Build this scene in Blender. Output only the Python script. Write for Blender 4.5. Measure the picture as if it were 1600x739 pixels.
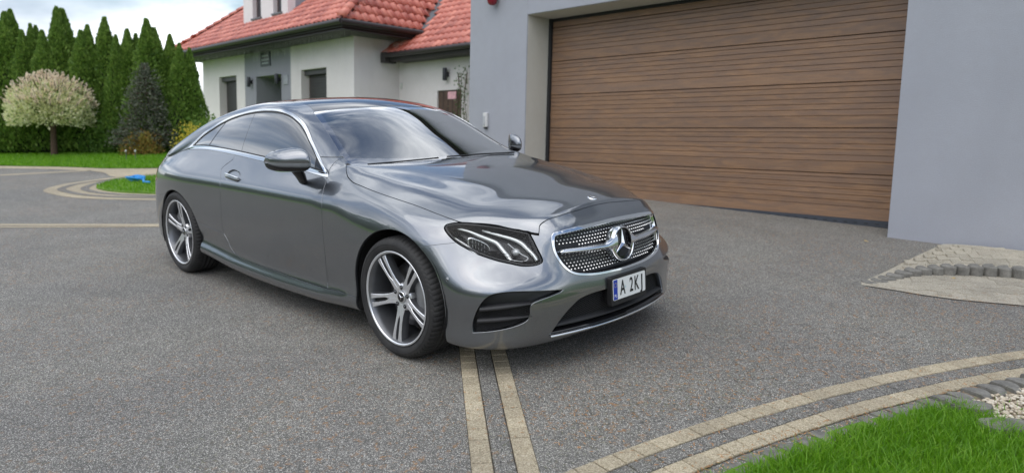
import bpy, bmesh, math, random
import numpy as np
from mathutils import Vector, Matrix
random.seed(7); rng = np.random.default_rng(7)
for o in list(bpy.data.objects): bpy.data.objects.remove(o)
scene = bpy.context.scene
COL = scene.collection
# ---------------------------------------------------------------- camera (fitted to the photograph)
CAM = Vector((3.0701, -3.1988, 1.42636)); YAW, PITCH, ROLL, FPX = 2.333696, .196162, -.0071345, 1119.05
_f = Vector((math.cos(YAW)*math.cos(PITCH), math.sin(YAW)*math.cos(PITCH), -math.sin(PITCH)))
_r = _f.cross(Vector((0,0,1))).normalized(); _u = _r.cross(_f)
_r2 = math.cos(ROLL)*_r+math.sin(ROLL)*_u; _u2 = -math.sin(ROLL)*_r+math.cos(ROLL)*_u
cam_data = bpy.data.cameras.new('camera'); cam = bpy.data.objects.new('camera', cam_data); COL.objects.link(cam)
cam.matrix_world = Matrix.Translation(CAM) @ Matrix((_r2, _u2, -_f)).transposed().to_4x4()
cam_data.sensor_width = 36; cam_data.lens = FPX/1600*36; cam_data.clip_start = .05; cam_data.clip_end = 2000
cam_data.dof.use_dof = True; cam_data.dof.focus_distance = 3.7; cam_data.dof.aperture_fstop = 2.3
scene.camera = cam
# ---------------------------------------------------------------- sky, sun, exposure
SUN_EL, SUN_AZ = math.radians(58), math.radians(283)
world = bpy.data.worlds.new('World'); scene.world = world; world.use_nodes = True
wn, wl = world.node_tree.nodes, world.node_tree.links
wn.clear()
out = wn.new('ShaderNodeOutputWorld'); bg = wn.new('ShaderNodeBackground'); sky = wn.new('ShaderNodeTexSky')
sky.sky_type = 'NISHITA'; sky.sun_disc = False; sky.sun_elevation = SUN_EL; sky.sun_rotation = math.pi/2-SUN_AZ
sky.air_density = 1.0; sky.dust_density = 1.5; sky.ozone_density = 1.2
bg.inputs['Strength'].default_value = .148
tc = wn.new('ShaderNodeTexCoord'); mp = wn.new('ShaderNodeMapping'); mp.inputs['Scale'].default_value = (1, 1, 2.6)
nz = wn.new('ShaderNodeTexNoise'); nz.inputs['Scale'].default_value = 2.1; nz.inputs['Detail'].default_value = 7; nz.inputs['Roughness'].default_value = .55
rp = wn.new('ShaderNodeValToRGB'); rp.color_ramp.elements[0].position = .42; rp.color_ramp.elements[1].position = .58
n2 = wn.new('ShaderNodeTexNoise'); n2.inputs['Scale'].default_value = 3.3; n2.inputs['Detail'].default_value = 5
cr = wn.new('ShaderNodeValToRGB'); cr.color_ramp.elements[0].position = .36; cr.color_ramp.elements[0].color = (3.7,4.25,5.2,1); cr.color_ramp.elements[1].position = .62; cr.color_ramp.elements[1].color = (12.2,12.6,13.1,1)
mx = wn.new('ShaderNodeMix'); mx.data_type = 'RGBA'
wl.new(tc.outputs['Generated'], mp.inputs['Vector']); wl.new(mp.outputs['Vector'], nz.inputs['Vector']); wl.new(mp.outputs['Vector'], n2.inputs['Vector'])
wl.new(nz.outputs['Fac'], rp.inputs['Fac']); wl.new(n2.outputs['Fac'], cr.inputs['Fac'])
wl.new(rp.outputs['Color'], mx.inputs['Factor']); wl.new(sky.outputs['Color'], mx.inputs['A']); wl.new(cr.outputs['Color'], mx.inputs['B'])
wl.new(mx.outputs['Result'], bg.inputs['Color']); wl.new(bg.outputs['Background'], out.inputs['Surface'])
sl = bpy.data.lights.new('sun', 'SUN'); sun = bpy.data.objects.new('sun', sl); COL.objects.link(sun)
sl.energy = 1.5; sl.angle = math.radians(80); sl.color = (1, .96, .9)
_d = Vector((math.cos(SUN_AZ)*math.cos(SUN_EL), math.sin(SUN_AZ)*math.cos(SUN_EL), math.sin(SUN_EL)))
sun.rotation_euler = _d.to_track_quat('Z', 'Y').to_euler(); sun.location = (0, 0, 20)
scene.view_settings.view_transform = 'Standard'; scene.view_settings.look = 'None'
scene.view_settings.exposure = .12; scene.view_settings.gamma = 1
# ---------------------------------------------------------------- helpers
def thing(name, label, cat, loc=(0,0,0), rot=None, group=None, kind=None):
    o = bpy.data.objects.new(name, None); COL.objects.link(o); o.empty_display_size = .1
    if rot is not None: o.matrix_world = Matrix.Translation(loc) @ rot.to_4x4()
    else: o.location = loc
    return tag(o, label, cat, group, kind)
def tag(o, label=None, cat=None, group=None, kind=None):
    if label: o['label'] = label
    if cat: o['category'] = cat
    if group: o['group'] = group
    if kind: o['kind'] = kind
    return o
def link(name, me, parent=None):
    o = bpy.data.objects.new(name, me); COL.objects.link(o)
    if parent is not None: o.parent = parent
    return o
class MB:
    """collects shapes and links them as ONE mesh object"""
    def __init__(s): s.v, s.f, s.mi, s.sm = [], [], [], []
    def add(s, vs, fs, mi=0, smooth=False):
        n = len(s.v); s.v += [tuple(v) for v in vs]; s.f += [tuple(i+n for i in f) for f in fs]
        s.mi += [mi]*len(fs); s.sm += [smooth]*len(fs); return s
    def box(s, lo, hi, M=None, mi=0):
        (x0,y0,z0),(x1,y1,z1) = lo, hi
        vs = [(x0,y0,z0),(x1,y0,z0),(x1,y1,z0),(x0,y1,z0),(x0,y0,z1),(x1,y0,z1),(x1,y1,z1),(x0,y1,z1)]
        if M is not None: vs = [M @ Vector(v) for v in vs]
        return s.add(vs, [(0,3,2,1),(4,5,6,7),(0,1,5,4),(1,2,6,5),(2,3,7,6),(3,0,4,7)], mi)
    def prism(s, pts, d, M=None, mi=0, inset=0, smooth=False):
        """pts: 2D outline in xy (counter-clockwise), from z=0 to z=d"""
        n = len(pts); c = sum((Vector((p[0],p[1])) for p in pts), Vector((0,0)))/n
        top = [(Vector((p[0],p[1]))-c) for p in pts]
        if inset: top = [c+t*(1-inset/max(t.length,1e-6)) for t in top]
        else: top = [c+t for t in top]
        vs = [Vector((p[0],p[1],0)) for p in pts]+[Vector((t.x,t.y,d)) for t in top]
        if M is not None: vs = [M @ v for v in vs]
        fs = [tuple(range(n,2*n)), tuple(reversed(range(n)))]+[(i,(i+1)%n,n+(i+1)%n,n+i) for i in range(n)]
        return s.add(vs, fs, mi, smooth)
    def tube(s, path, r, n=8, mi=0, cap=True, closed=False, flat=None, up=None):
        P = [Vector(p) for p in path]; m = len(P)
        R = r if isinstance(r, (list, tuple, np.ndarray)) else [r]*m
        vs = []; nrm = None
        for i in range(m):
            a = P[(i-1)%m] if (i or closed) else P[i]; b = P[(i+1)%m] if (i < m-1 or closed) else P[i]
            t = (b-a).normalized()
            if nrm is None:
                nrm = Vector(up) if up is not None else (Vector((0,0,1)) if abs(t.z) < .9 else Vector((1,0,0)))
            nrm = (nrm-t*nrm.dot(t)).normalized(); bn = t.cross(nrm)
            fx = flat if flat else 1
            for k in range(n):
                an = 2*math.pi*k/n; vs.append(P[i]+R[i]*(math.cos(an)*nrm*fx+math.sin(an)*bn))
        fs = []
        for i in range(m if closed else m-1):
            j = (i+1) % m
            fs += [(i*n+k, j*n+k, j*n+(k+1)%n, i*n+(k+1)%n) for k in range(n)]
        s.add(vs, fs, mi, True)
        if cap and not closed: s.add(vs[:n], [tuple(range(n))], mi); s.add(vs[-n:], [tuple(reversed(range(n)))], mi)
        return s
    def lathe(s, prof, n=48, M=None, mi=0, closed=False, mis=None):
        """profile (r, z) turned round the z axis"""
        m = len(prof)
        vs = [Vector((r*math.cos(2*math.pi*k/n), r*math.sin(2*math.pi*k/n), z)) for r, z in prof for k in range(n)]
        if M is not None: vs = [M @ v for v in vs]
        for i in range(m if closed else m-1):
            j = (i+1) % m; b = len(s.v) if i == 0 else b
            if i == 0: s.v += [tuple(v) for v in vs]
            s.f += [(b+i*n+k, b+i*n+(k+1)%n, b+j*n+(k+1)%n, b+j*n+k) for k in range(n)]
            s.mi += [mis[i] if mis else mi]*n; s.sm += [True]*n
        return s
    def grid(s, G, mi=0, smooth=True, cu=False):
        m, n = len(G), len(G[0]); vs = [tuple(p) for row in G for p in row]
        fs = [(i*n+j, ((i+1)%m)*n+j, ((i+1)%m)*n+j+1, i*n+j+1) for i in range(m if cu else m-1) for j in range(n-1)]
        return s.add(vs, fs, mi, smooth)
    def sphere(s, c, r, n=10, mi=0, M=None):
        c = Vector(c); rr = r if isinstance(r, (tuple, list)) else (r, r, r); vs = []; m = n//2+1
        for i in range(m+1):
            for k in range(n):
                a, b = math.pi*i/m, 2*math.pi*k/n
                v = Vector((math.sin(a)*math.cos(b)*rr[0], math.sin(a)*math.sin(b)*rr[1], math.cos(a)*rr[2]))+c
                vs.append(M @ v if M is not None else v)
        return s.add(vs, [(i*n+k, (i+1)*n+k, (i+1)*n+(k+1)%n, i*n+(k+1)%n) for i in range(m) for k in range(n)], mi, True)
    def mesh(s, name, mats):
        me = bpy.data.meshes.new(name); me.from_pydata(s.v, [], s.f)
        for m in (mats if isinstance(mats, (list, tuple)) else [mats]): me.materials.append(m)
        me.polygons.foreach_set('material_index', s.mi); me.polygons.foreach_set('use_smooth', s.sm); me.update(); return me
    def build(s, name, mats, parent=None, bevel=0, seg=2, auto=None):
        o = link(name, s.mesh(name, mats), parent)
        if bevel:
            b = o.modifiers.new('bevel', 'BEVEL'); b.width = bevel; b.segments = seg; b.limit_method = 'ANGLE'; b.angle_limit = math.radians(35)
        return o
def np_mesh(name, V, T, mats, N=None, parent=None, smooth=True, mi=None):
    me = bpy.data.meshes.new(name); n = len(V); k = T.shape[1]
    me.vertices.add(n); me.vertices.foreach_set('co', np.asarray(V, np.float32).ravel())
    me.loops.add(T.size); me.loops.foreach_set('vertex_index', T.astype(np.int32).ravel())
    me.polygons.add(len(T)); me.polygons.foreach_set('loop_start', np.arange(0, T.size, k, dtype=np.int32))
    me.polygons.foreach_set('use_smooth', np.full(len(T), smooth))
    for m in (mats if isinstance(mats, (list, tuple)) else [mats]): me.materials.append(m)
    if mi is not None: me.polygons.foreach_set('material_index', np.asarray(mi, np.int32))
    me.update(calc_edges=True); me.validate()
    if N is not None and len(me.vertices) == n: me.normals_split_custom_set_from_vertices(np.asarray(N, float).tolist())
    return link(name, me, parent)
# ---------------------------------------------------------------- materials
class NT:
    def __init__(s, name, color=(.5,.5,.5), rough=.5, metal=0., **kw):
        s.m = bpy.data.materials.new(name); s.m.use_nodes = True; s.n = s.m.node_tree.nodes; s.l = s.m.node_tree.links
        s.b = s.n['Principled BSDF']; s.b.inputs['Base Color'].default_value = (*color, 1); s.b.inputs['Roughness'].default_value = rough; s.b.inputs['Metallic'].default_value = metal
        for k, v in kw.items(): s.b.inputs[k.replace('_', ' ')].default_value = v
        s.tc = None
    def coord(s, kind='Object', scale=(1,1,1), rot=(0,0,0)):
        if s.tc is None: s.tc = s.n.new('ShaderNodeTexCoord')
        m = s.n.new('ShaderNodeMapping'); m.inputs['Scale'].default_value = scale; m.inputs['Rotation'].default_value = rot
        s.l.new(s.tc.outputs[kind], m.inputs['Vector']); return m.outputs['Vector']
    def world(s, scale=(1,1,1), rot=(0,0,0)):
        g = s.n.new('ShaderNodeNewGeometry'); m = s.n.new('ShaderNodeMapping'); m.inputs['Scale'].default_value = scale; m.inputs['Rotation'].default_value = rot
        s.l.new(g.outputs['Position'], m.inputs['Vector']); return m.outputs['Vector']
    def noise(s, scale, detail=3, rough=.55, vec=None, dist=0):
        t = s.n.new('ShaderNodeTexNoise'); t.inputs['Scale'].default_value = scale; t.inputs['Detail'].default_value = detail; t.inputs['Roughness'].default_value = rough; t.inputs['Distortion'].default_value = dist
        s.l.new(vec if vec is not None else s.coord(), t.inputs['Vector']); return t.outputs['Fac']
    def voro(s, scale, vec=None, feat='F1', out='Distance'):
        t = s.n.new('ShaderNodeTexVoronoi'); t.feature = feat; t.inputs['Scale'].default_value = scale
        s.l.new(vec if vec is not None else s.coord(), t.inputs['Vector']); return t.outputs[out]
    def ramp(s, fac, stops, interp='LINEAR'):
        r = s.n.new('ShaderNodeValToRGB'); r.color_ramp.interpolation = interp; e = r.color_ramp.elements
        while len(e) < len(stops): e.new(.5)
        for x, (p, c) in zip(e, stops):
            x.position = p; x.color = (*c, 1) if isinstance(c, tuple) else (c, c, c, 1)
        s.l.new(fac, r.inputs['Fac']); return r.outputs['Color']
    def mix(s, fac, a, b, mode='MIX'):
        m = s.n.new('ShaderNodeMix'); m.data_type = 'RGBA'; m.blend_type = mode
        for k, v in (('Factor', fac), ('A', a), ('B', b)):
            if isinstance(v, (int, float)): m.inputs[k].default_value = v if k == 'Factor' else (v, v, v, 1)
            elif isinstance(v, tuple): m.inputs[k].default_value = (*v, 1)
            else: s.l.new(v, m.inputs[k])
        return m.outputs['Result']
    def math(s, op, a, b=0.):
        m = s.n.new('ShaderNodeMath'); m.operation = op
        for i, v in enumerate((a, b)):
            if isinstance(v, (int, float)): m.inputs[i].default_value = v
            else: s.l.new(v, m.inputs[i])
        return m.outputs[0]
    def rand(s):
        o = s.n.new('ShaderNodeObjectInfo'); return o.outputs['Random']
    def color(s, v): s.l.new(v, s.b.inputs['Base Color']); return s
    def rough(s, v): s.l.new(v, s.b.inputs['Roughness']); return s
    def bump(s, h, strength=.3, dist=.01):
        b = s.n.new('ShaderNodeBump'); b.inputs['Strength'].default_value = strength; b.inputs['Distance'].default_value = dist
        s.l.new(h, b.inputs['Height']); s.l.new(b.outputs['Normal'], s.b.inputs['Normal']); return s
def basic(name, color, rough=.5, metal=0., var=.12, scale=12, **kw):
    """plain material with slight mottling so that no surface is perfectly even"""
    t = NT(name, color, rough, metal, **kw)
    lo = tuple(c*(1-var) for c in color); hi = tuple(min(1, c*(1+var)) for c in color)
    t.color(t.ramp(t.noise(scale, 4), [(.3, lo), (.7, hi)])); return t.m
M_RUBBER = basic('black_rubber', (.016,.017,.019), .6); M_BLACK = basic('black_plastic', (.010,.010,.011), .45)
M_DARKIN = basic('dark_interior', (.012,.012,.013), .8); M_GUTTER = basic('dark_brown_gutter', (.030,.024,.024), .4); M_ROOFPLAIN = basic('red_roof_far', (.33,.10,.06), .6)
# ---------------------------------------------------------------- car body surface (numpy B-spline loft)
def body_net():
    """control net of the right half: columns run from rear centre round to front centre,
    rows run from the sill up and over to the centre line.  (x, w, z), w = half width"""
    XS = np.array
    def itp(x, tab):
        tab = sorted(tab); return float(np.interp(x, [a for a, b in tab], [b for a, b in tab]))
    dlo = [(-3.3,.888),(-2.95,.99),(-2.81,1.03),(-2.62,1.142),(-2.39,1.235),(-2.095,1.306),(-1.85,1.331),(-1.64,1.335),(-1.40,1.306),(-1.22,1.246),(-1.05,1.154),(-.89,1.051),(-.76,.971)]
    belt = [(-3.3,.882),(-2.95,.985),(-2.8,1.012),(-2.5,1.02),(-2.3,1.017),(-1.88,1.000),(-1.56,.984),(-1.07,.964),(-.75,.944)]
    rail = [(-3.35,.930),(-3.19,1.000),(-3.03,1.075),(-2.86,1.16),(-2.67,1.222),(-2.49,1.277),(-2.27,1.332),(-2.03,1.365),(-1.86,1.374),(-1.67,1.368),(-1.5,1.348),(-1.36,1.318),(-1.22,1.264),(-1.05,1.178),(-.89,1.083),(-.82,1.05),(-.72,1.01)]
    edge = [(-3.35,1.00),(-3.03,1.13),(-2.67,1.255),(-2.27,1.354),(-2.03,1.383),(-1.86,1.392),(-1.6,1.376),(-1.45,1.350),(-1.347,1.321),(-1.18,1.259),(-.998,1.170),(-.828,1.078),(-.72,1.028)]
    edgew = [(-3.3,.61),(-2.8,.56),(-2.2,.53),(-1.8,.52),(-1.5,.53),(-1.347,.545),(-1.18,.595),(-.998,.640),(-.828,.685),(-.72,.713)]
    mid = [(-3.3,1.09),(-3.03,1.185),(-2.67,1.300),(-2.27,1.380),(-1.86,1.412),(-1.6,1.405),(-1.4,1.383),(-1.27,1.345),(-1.18,1.305),(-.998,1.216),(-.9,1.165),(-.76,1.095)]
    cen = [(-3.3,1.10),(-3.03,1.195),(-2.67,1.308),(-2.27,1.386),(-1.86,1.419),(-1.6,1.416),(-1.4,1.399),(-1.27,1.370),(-1.18,1.334),(-.998,1.250),(-.9,1.203),(-.76,1.133)]
    W = [(-3.4,.890),(-3.2,.915),(-2.87,.937),(-2.5,.922),(-2.1,.915),(-1.6,.915),(-1.0,.922),(-.5,.93),(-.1,.937),(.25,.925)]
    def cabin(x):
        w = itp(x, W); zb = itp(x, belt); zd = max(itp(x, dlo), zb + .004); k = .44
        wd = .825 - (zd - .96) * k; wb = .825 - (zb - .96) * k
        z1 = itp(x, [(-3.3,.19),(-2.46,.19),(-2.03,.145),(-1.6,.13),(-1.2,.13),(-.8,.138),(-.4,.170)])
        k9 = max(0., min(1., (x+3.3)/.5)); c = [(x,.80,z1+.02),(x,.885,z1),(x,w+.014,z1+.068),(x,w-.040,z1+.135),(x,w-.012,.41),(x,w,.58),(x,w+.003*k9,.745-.015*(1-k9)),(x,w-.004*k9-.010*(1-k9),.815),(x,w-.036,.866+.015*(1-k9))]
        be = [(x, wb+.018, zb-.035), (x, wb, zb), (x, wb-.006, zb+.006)]
        c += be
        for f, bu in ((.36,.010),(.74,.008)):
            c.append((x, wb+(wd-wb)*f+bu*min(1,(zd-zb)/.2), zb+(zd-zb)*f))
        c.append((x, wd+.004, zd))
        zr = itp(x, rail); c.append((x, (wd*.62+itp(x, edgew)*.38) if x > -2.5 else wd-.02, zr))
        we = itp(x, edgew); c.append((x, we, itp(x, edge)))
        c.append((x, we*.55, itp(x, mid))); c.append((x, 0, itp(x, cen)))
        return c
    C = []
    def full(xs, ws, zs):
        C.append([(a, b, c) for a, b, c in zip(xs, ws, zs)])
    # rear
    zr = [.22,.21,.26,.33,.45,.56,.68,.78,.84,.875,.89,.90,.91,.925,.94,.955,.975,.985,.99]
    full([-3.86,-3.90,-3.93,-3.95,-3.97,-3.97,-3.95,-3.92,-3.90,-3.90,-3.90,-3.90,-3.90,-3.90,-3.89,-3.885,-3.88,-3.875,-3.87],[0]*19, zr)
    full([-3.85,-3.89,-3.92,-3.94,-3.96,-3.96,-3.94,-3.91,-3.89,-3.89,-3.89,-3.89,-3.885,-3.88,-3.87,-3.865,-3.86,-3.855,-3.85],[.25,.28,.29,.30,.30,.30,.30,.30,.30,.30,.30,.295,.29,.28,.26,.23,.18,.1,0], zr)
    full([-3.76,-3.80,-3.83,-3.845,-3.855,-3.85,-3.82,-3.79,-3.78,-3.78,-3.78,-3.78,-3.775,-3.77,-3.76,-3.755,-3.75,-3.74,-3.73],[.46,.52,.55,.56,.57,.57,.565,.56,.55,.54,.535,.53,.52,.50,.47,.43,.34,.2,0], zr)
    full([-3.60,-3.64,-3.67,-3.685,-3.69,-3.68,-3.64,-3.60,-3.58,-3.575,-3.57,-3.57,-3.57,-3.57,-3.56,-3.55,-3.54,-3.54,-3.54],[.66,.735,.765,.775,.775,.772,.765,.75,.735,.72,.705,.69,.675,.65,.61,.56,.44,.25,0],[.22,.21,.26,.33,.45,.56,.68,.77,.825,.852,.866,.878,.892,.910,.932,.955,.982,1.005,1.015])
    full([-3.45]*9+[-3.44]*10,[.79,.845,.870,.878,.882,.880,.872,.852,.830,.808,.795,.782,.765,.742,.71,.66,.55,.30,0],[.20,.19,.25,.32,.43,.56,.69,.775,.822,.850,.866,.882,.902,.930,.958,.988,1.03,1.06,1.075])
    for x in (-3.25,-3.0,-2.75,-2.5,-2.25,-2.0,-1.75,-1.55,-1.36,-1.19,-1.02,-.87,-.765):
        C.append(cabin(x))
    # cowl: crease column three times for the upper rows, spread for the side rows
    for x, up in ((-.70,0),(-.62,0),(-.52,0)):
        w = itp(x, W); z1 = itp(x, [(-.8,.138),(-.4,.170)])
        s = [(x,.80,z1+.02),(x,.885,z1),(x,w+.012,z1+.068),(x,w-.036,z1+.135),(x,w-.010,.41),(x,w,.58),(x,w+.001,.735),(x,w-.008,.805),(x,w-.038,.862)]
        t = (x+.70)/.18
        s += [(x,.858,.912-.017*t),(x,.842,.930-.014*t),(x,.824,.946-.012*t),(x,.806,.961-.014*t),(x+.005,.786,.978-.012*t),(-.695+.12*t,.764,.994-.010*t),(-.678+.05*t,.742,1.006-.003*t),(-.657,.71,1.010),(-.585,.38,1.010),(-.545,0,1.008)]
        C.append(s)
    def hood(x, z, w8, ups):
        w = itp(x, W)
        s = [(x,.80,.18),(x,.885,.17),(x,w-.01,.23),(x,w-.02,.31),(x,w-.01,.43),(x,w,.56),(x,w-.002,z[0]),(x,w-.016,z[1]),(x,w8,z[2])]
        C.append(s+[(x,a,b) for a,b in ups])
    hood(-.33,(.69,.765,.82),.895,[(.877,.862),(.852,.880),(.818,.898),(.780,.920),(.73,.944),(.67,.959),(.565,.966),(.475,.984),(.25,.995),(0,.998)])
    hood(-.12,(.68,.745,.795),.905,[(.888,.828),(.866,.850),(.830,.868),(.788,.892),(.735,.918),(.67,.937),(.55,.944),(.455,.962),(.25,.974),(0,.979)])
    hood(.10,(.66,.72,.765),.900,[(.884,.785),(.862,.808),(.823,.829),(.780,.852),(.73,.878),(.66,.898),(.53,.909),(.43,.927),(.24,.941),(0,.948)])
    hood(.28,(.63,.69,.73),.872,[(.850,.752),(.826,.775),(.785,.799),(.745,.820),(.700,.841),(.64,.859),(.51,.873),(.40,.890),(.23,.906),(0,.914)])
    def front(*rows): C.append(list(rows))
    front((.42,.80,.150),(.43,.895,.150),(.44,.905,.195),(.45,.893,.28),(.475,.905,.455),(.46,.872,.53),(.43,.835,.62),(.40,.81,.70),(.38,.79,.75),(.37,.775,.775),(.37,.755,.79),(.38,.735,.80),(.385,.71,.812),(.39,.67,.828),(.40,.62,.842),(.41,.54,.855),(.42,.42,.870),(.43,.25,.886),(.44,0,.893))
    front((.58,.70,.150),(.625,.81,.150),(.645,.832,.19),(.625,.812,.29),(.678,.822,.475),(.60,.755,.545),(.54,.71,.62),(.51,.685,.70),(.495,.67,.75),(.495,.655,.772),(.50,.64,.785),(.505,.62,.795),(.51,.60,.803),(.515,.57,.814),(.52,.53,.824),(.53,.46,.836),(.54,.36,.851),(.55,.22,.866),(.555,0,.873))
    front((.69,.52,.150),(.73,.63,.150),(.755,.652,.19),(.755,.65,.29),(.782,.64,.470),(.715,.59,.54),(.67,.56,.62),(.64,.545,.69),(.62,.535,.74),(.612,.528,.765),(.615,.518,.780),(.620,.505,.790),(.620,.488,.797),(.620,.463,.803),(.620,.428,.811),(.622,.378,.821),(.625,.30,.833),(.63,.18,.848),(.634,0,.856))
    front((.74,.35,.158),(.785,.43,.158),(.815,.44,.20),(.833,.44,.28),(.845,.445,.44),(.822,.455,.53),(.810,.465,.63),(.798,.466,.70),(.772,.460,.752),(.742,.448,.784),(.728,.436,.797),(.716,.424,.804),(.706,.408,.809),(.698,.382,.813),(.692,.345,.818),(.688,.30,.823),(.684,.235,.829),(.681,.15,.836),(.679,0,.843))
    front((.77,.18,.17),(.82,.21,.17),(.855,.21,.21),(.875,.21,.28),(.885,.215,.43),(.852,.215,.53),(.825,.22,.63),(.800,.22,.715),(.765,.22,.770),(.72,.215,.802),(.705,.21,.812),(.70,.205,.817),(.695,.2,.821),(.69,.185,.825),(.687,.165,.828),(.685,.14,.831),(.684,.11,.834),(.683,.07,.838),(.682,0,.839))
    front((.78,0,.17),(.83,0,.17),(.868,0,.21),(.888,0,.28),(.895,0,.43),(.867,0,.53),(.842,0,.63),(.815,0,.72),(.775,0,.78),(.73,0,.812),(.717,0,.820),(.712,0,.824),(.708,0,.826),(.704,0,.828),(.701,0,.830),(.698,0,.831),(.696,0,.832),(.694,0,.833),(.692,0,.834))
    G = np.array(C)
    return G
def bspl_eval(Gp, ts, axis):
    """uniform cubic B-spline along axis, control points already padded by one at both ends"""
    Gp = np.moveaxis(Gp, axis, 0); n = Gp.shape[0]-3
    ts = np.clip(ts, 0, n-1e-9); i = ts.astype(int); t = (ts-i)
    b = [(1-t)**3/6, (3*t**3-6*t**2+4)/6, (-3*t**3+3*t**2+3*t+1)/6, t**3/6]
    sh = (-1,)+(1,)*(Gp.ndim-1)
    out = sum(b[k].reshape(sh)*Gp[i+k] for k in range(4))
    return np.moveaxis(out, 0, axis)
def arc_params(G, axis, n, step):
    """sample parameters so that points lie roughly `step` apart along axis"""
    d = np.linalg.norm(np.diff(G, axis=axis), axis=2).mean(axis=1-axis)
    d = np.maximum(d, np.linalg.norm(np.diff(G, axis=axis), axis=2).max(axis=1-axis)*.55)
    ts = []
    for i, L in enumerate(d):
        m = max(2, int(np.ceil(L/step))); ts += list(i+np.arange(m)/m)
    ts.append(len(d)-1e-7)
    return np.array(ts)
def body_surface(step=.016):
    G = body_net()
    # columns: mirror ghost at both ends ; rows: extrapolate below, mirror at centre line
    m = np.array([1,-1,1.])
    A = np.concatenate([G[1:2]*m, G, G[-2:-1]*m], 0)
    A = np.concatenate([2*A[:, :1]-A[:, 1:2], A, A[:, -2:-1]*m], 1)
    us = arc_params(G, 0, 0, step); vs = arc_params(G, 1, 0, step)
    S = bspl_eval(bspl_eval(A, us, 0), vs, 1)
    S[:, -1, 1] = 0; S[0, :, 1] = 0; S[-1, :, 1] = 0
    nu, nv = S.shape[:2]
    V = S.reshape(-1, 3)
    idx = np.arange(nu*nv).reshape(nu, nv)
    a, b, c, d = idx[:-1,:-1].ravel(), idx[1:,:-1].ravel(), idx[1:,1:].ravel(), idx[:-1,1:].ravel()
    T = np.concatenate([np.stack([a,c,b],1), np.stack([a,d,c],1)])
    ar = np.linalg.norm(np.cross(V[T[:,1]]-V[T[:,0]], V[T[:,2]]-V[T[:,0]]), axis=1)
    T = T[ar > 1e-9]
    N = vert_normals(V, T)
    return TM(V, N, T)
def vert_normals(V, T):
    fn = np.cross(V[T[:,1]]-V[T[:,0]], V[T[:,2]]-V[T[:,0]])
    N = np.zeros_like(V)
    for k in range(3): np.add.at(N, T[:,k], fn)
    # join the normals of coincident points (the nose, where rows meet)
    key = np.round(V/1e-5).astype(np.int64); _, inv = np.unique(key, axis=0, return_inverse=True); inv = inv.ravel()
    M = np.zeros((inv.max()+1, 3)); np.add.at(M, inv, N); N = M[inv]
    on = np.abs(V[:,1]) < 1e-6; N[on,1] = 0
    return N/np.maximum(np.linalg.norm(N, axis=1, keepdims=True), 1e-20)
class TM:
    """triangle mesh with its own vertex normals, kept while it is cut"""
    def __init__(s, V, N, T): s.V, s.N, s.T = V, N, T
    def copy(s): return TM(s.V.copy(), s.N.copy(), s.T.copy())
    def compact(s):
        u, inv = np.unique(s.T, return_inverse=True)
        return TM(s.V[u], s.N[u], inv.reshape(s.T.shape))
    def mirrored(s):
        m = np.array([1,-1,1.]); return TM(s.V*m, s.N*m, s.T[:, ::-1])
    def join(s, o): return TM(np.concatenate([s.V,o.V]), np.concatenate([s.N,o.N]), np.concatenate([s.T,o.T+len(s.V)]))
def refine(tm, f, levels=2, smax=None):
    for _ in range(levels):
        V, N, T = tm.V, tm.N, tm.T
        d = f(V)[T]; P = V[T]
        L = np.linalg.norm(P-np.roll(P,1,axis=1), axis=2).max(1)
        m = (np.abs(d).min(1) < L*1.0) & (L > .0035)
        if not m.any(): break
        t = T[m]; n = len(V)
        mid = [(0,1),(1,2),(2,0)]
        nv = [.5*(V[t[:,a]]+V[t[:,b]]) for a,b in mid]; nn = [N[t[:,a]]+N[t[:,b]] for a,b in mid]
        k = len(t); i = [n+np.arange(k)+j*k for j in range(3)]
        V = np.concatenate([V]+nv); NN = np.concatenate(nn); NN /= np.maximum(np.linalg.norm(NN,axis=1,keepdims=True),1e-12); N = np.concatenate([N, NN])
        T = np.concatenate([T[~m], np.stack([t[:,0],i[0],i[2]],1), np.stack([i[0],t[:,1],i[1]],1), np.stack([i[2],i[1],t[:,2]],1), np.stack([i[0],i[1],i[2]],1)])
        tm = TM(V, N, T)
    return tm
def clip(tm, f, fine=2):
    """the part of tm where f < 0"""
    if len(tm.T) == 0: return tm
    if fine: tm = refine(tm, f, fine)
    V, N, T = tm.V, tm.N, tm.T
    d = f(V); s = d < 0; c = s[T].sum(1)
    keep = [T[c == 3]]; nV, nN = [], []; n = len(V)
    def cut(a, b):
        nonlocal n
        t = (d[a]/(d[a]-d[b]))[:,None]
        nV.append(V[a]+(V[b]-V[a])*t); q = N[a]+(N[b]-N[a])*t
        nN.append(q/np.maximum(np.linalg.norm(q,axis=1,keepdims=True),1e-12))
        i = n+np.arange(len(a)); n += len(a); return i
    for k in range(3):
        a, b, e = T[:,k], T[:,(k+1)%3], T[:,(k+2)%3]
        m = (c == 1) & s[a]
        if m.any():
            p = cut(a[m], b[m]); q = cut(a[m], e[m]); keep.append(np.stack([a[m],p,q],1))
        m = (c == 2) & ~s[a]
        if m.any():
            p = cut(b[m], a[m]); q = cut(e[m], a[m])
            keep.append(np.stack([p,b[m],e[m]],1)); keep.append(np.stack([p,e[m],q],1))
    V = np.concatenate([V]+nV) if nV else V; N = np.concatenate([N]+nN) if nN else N
    return TM(V, N, np.concatenate(keep)).compact()
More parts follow.
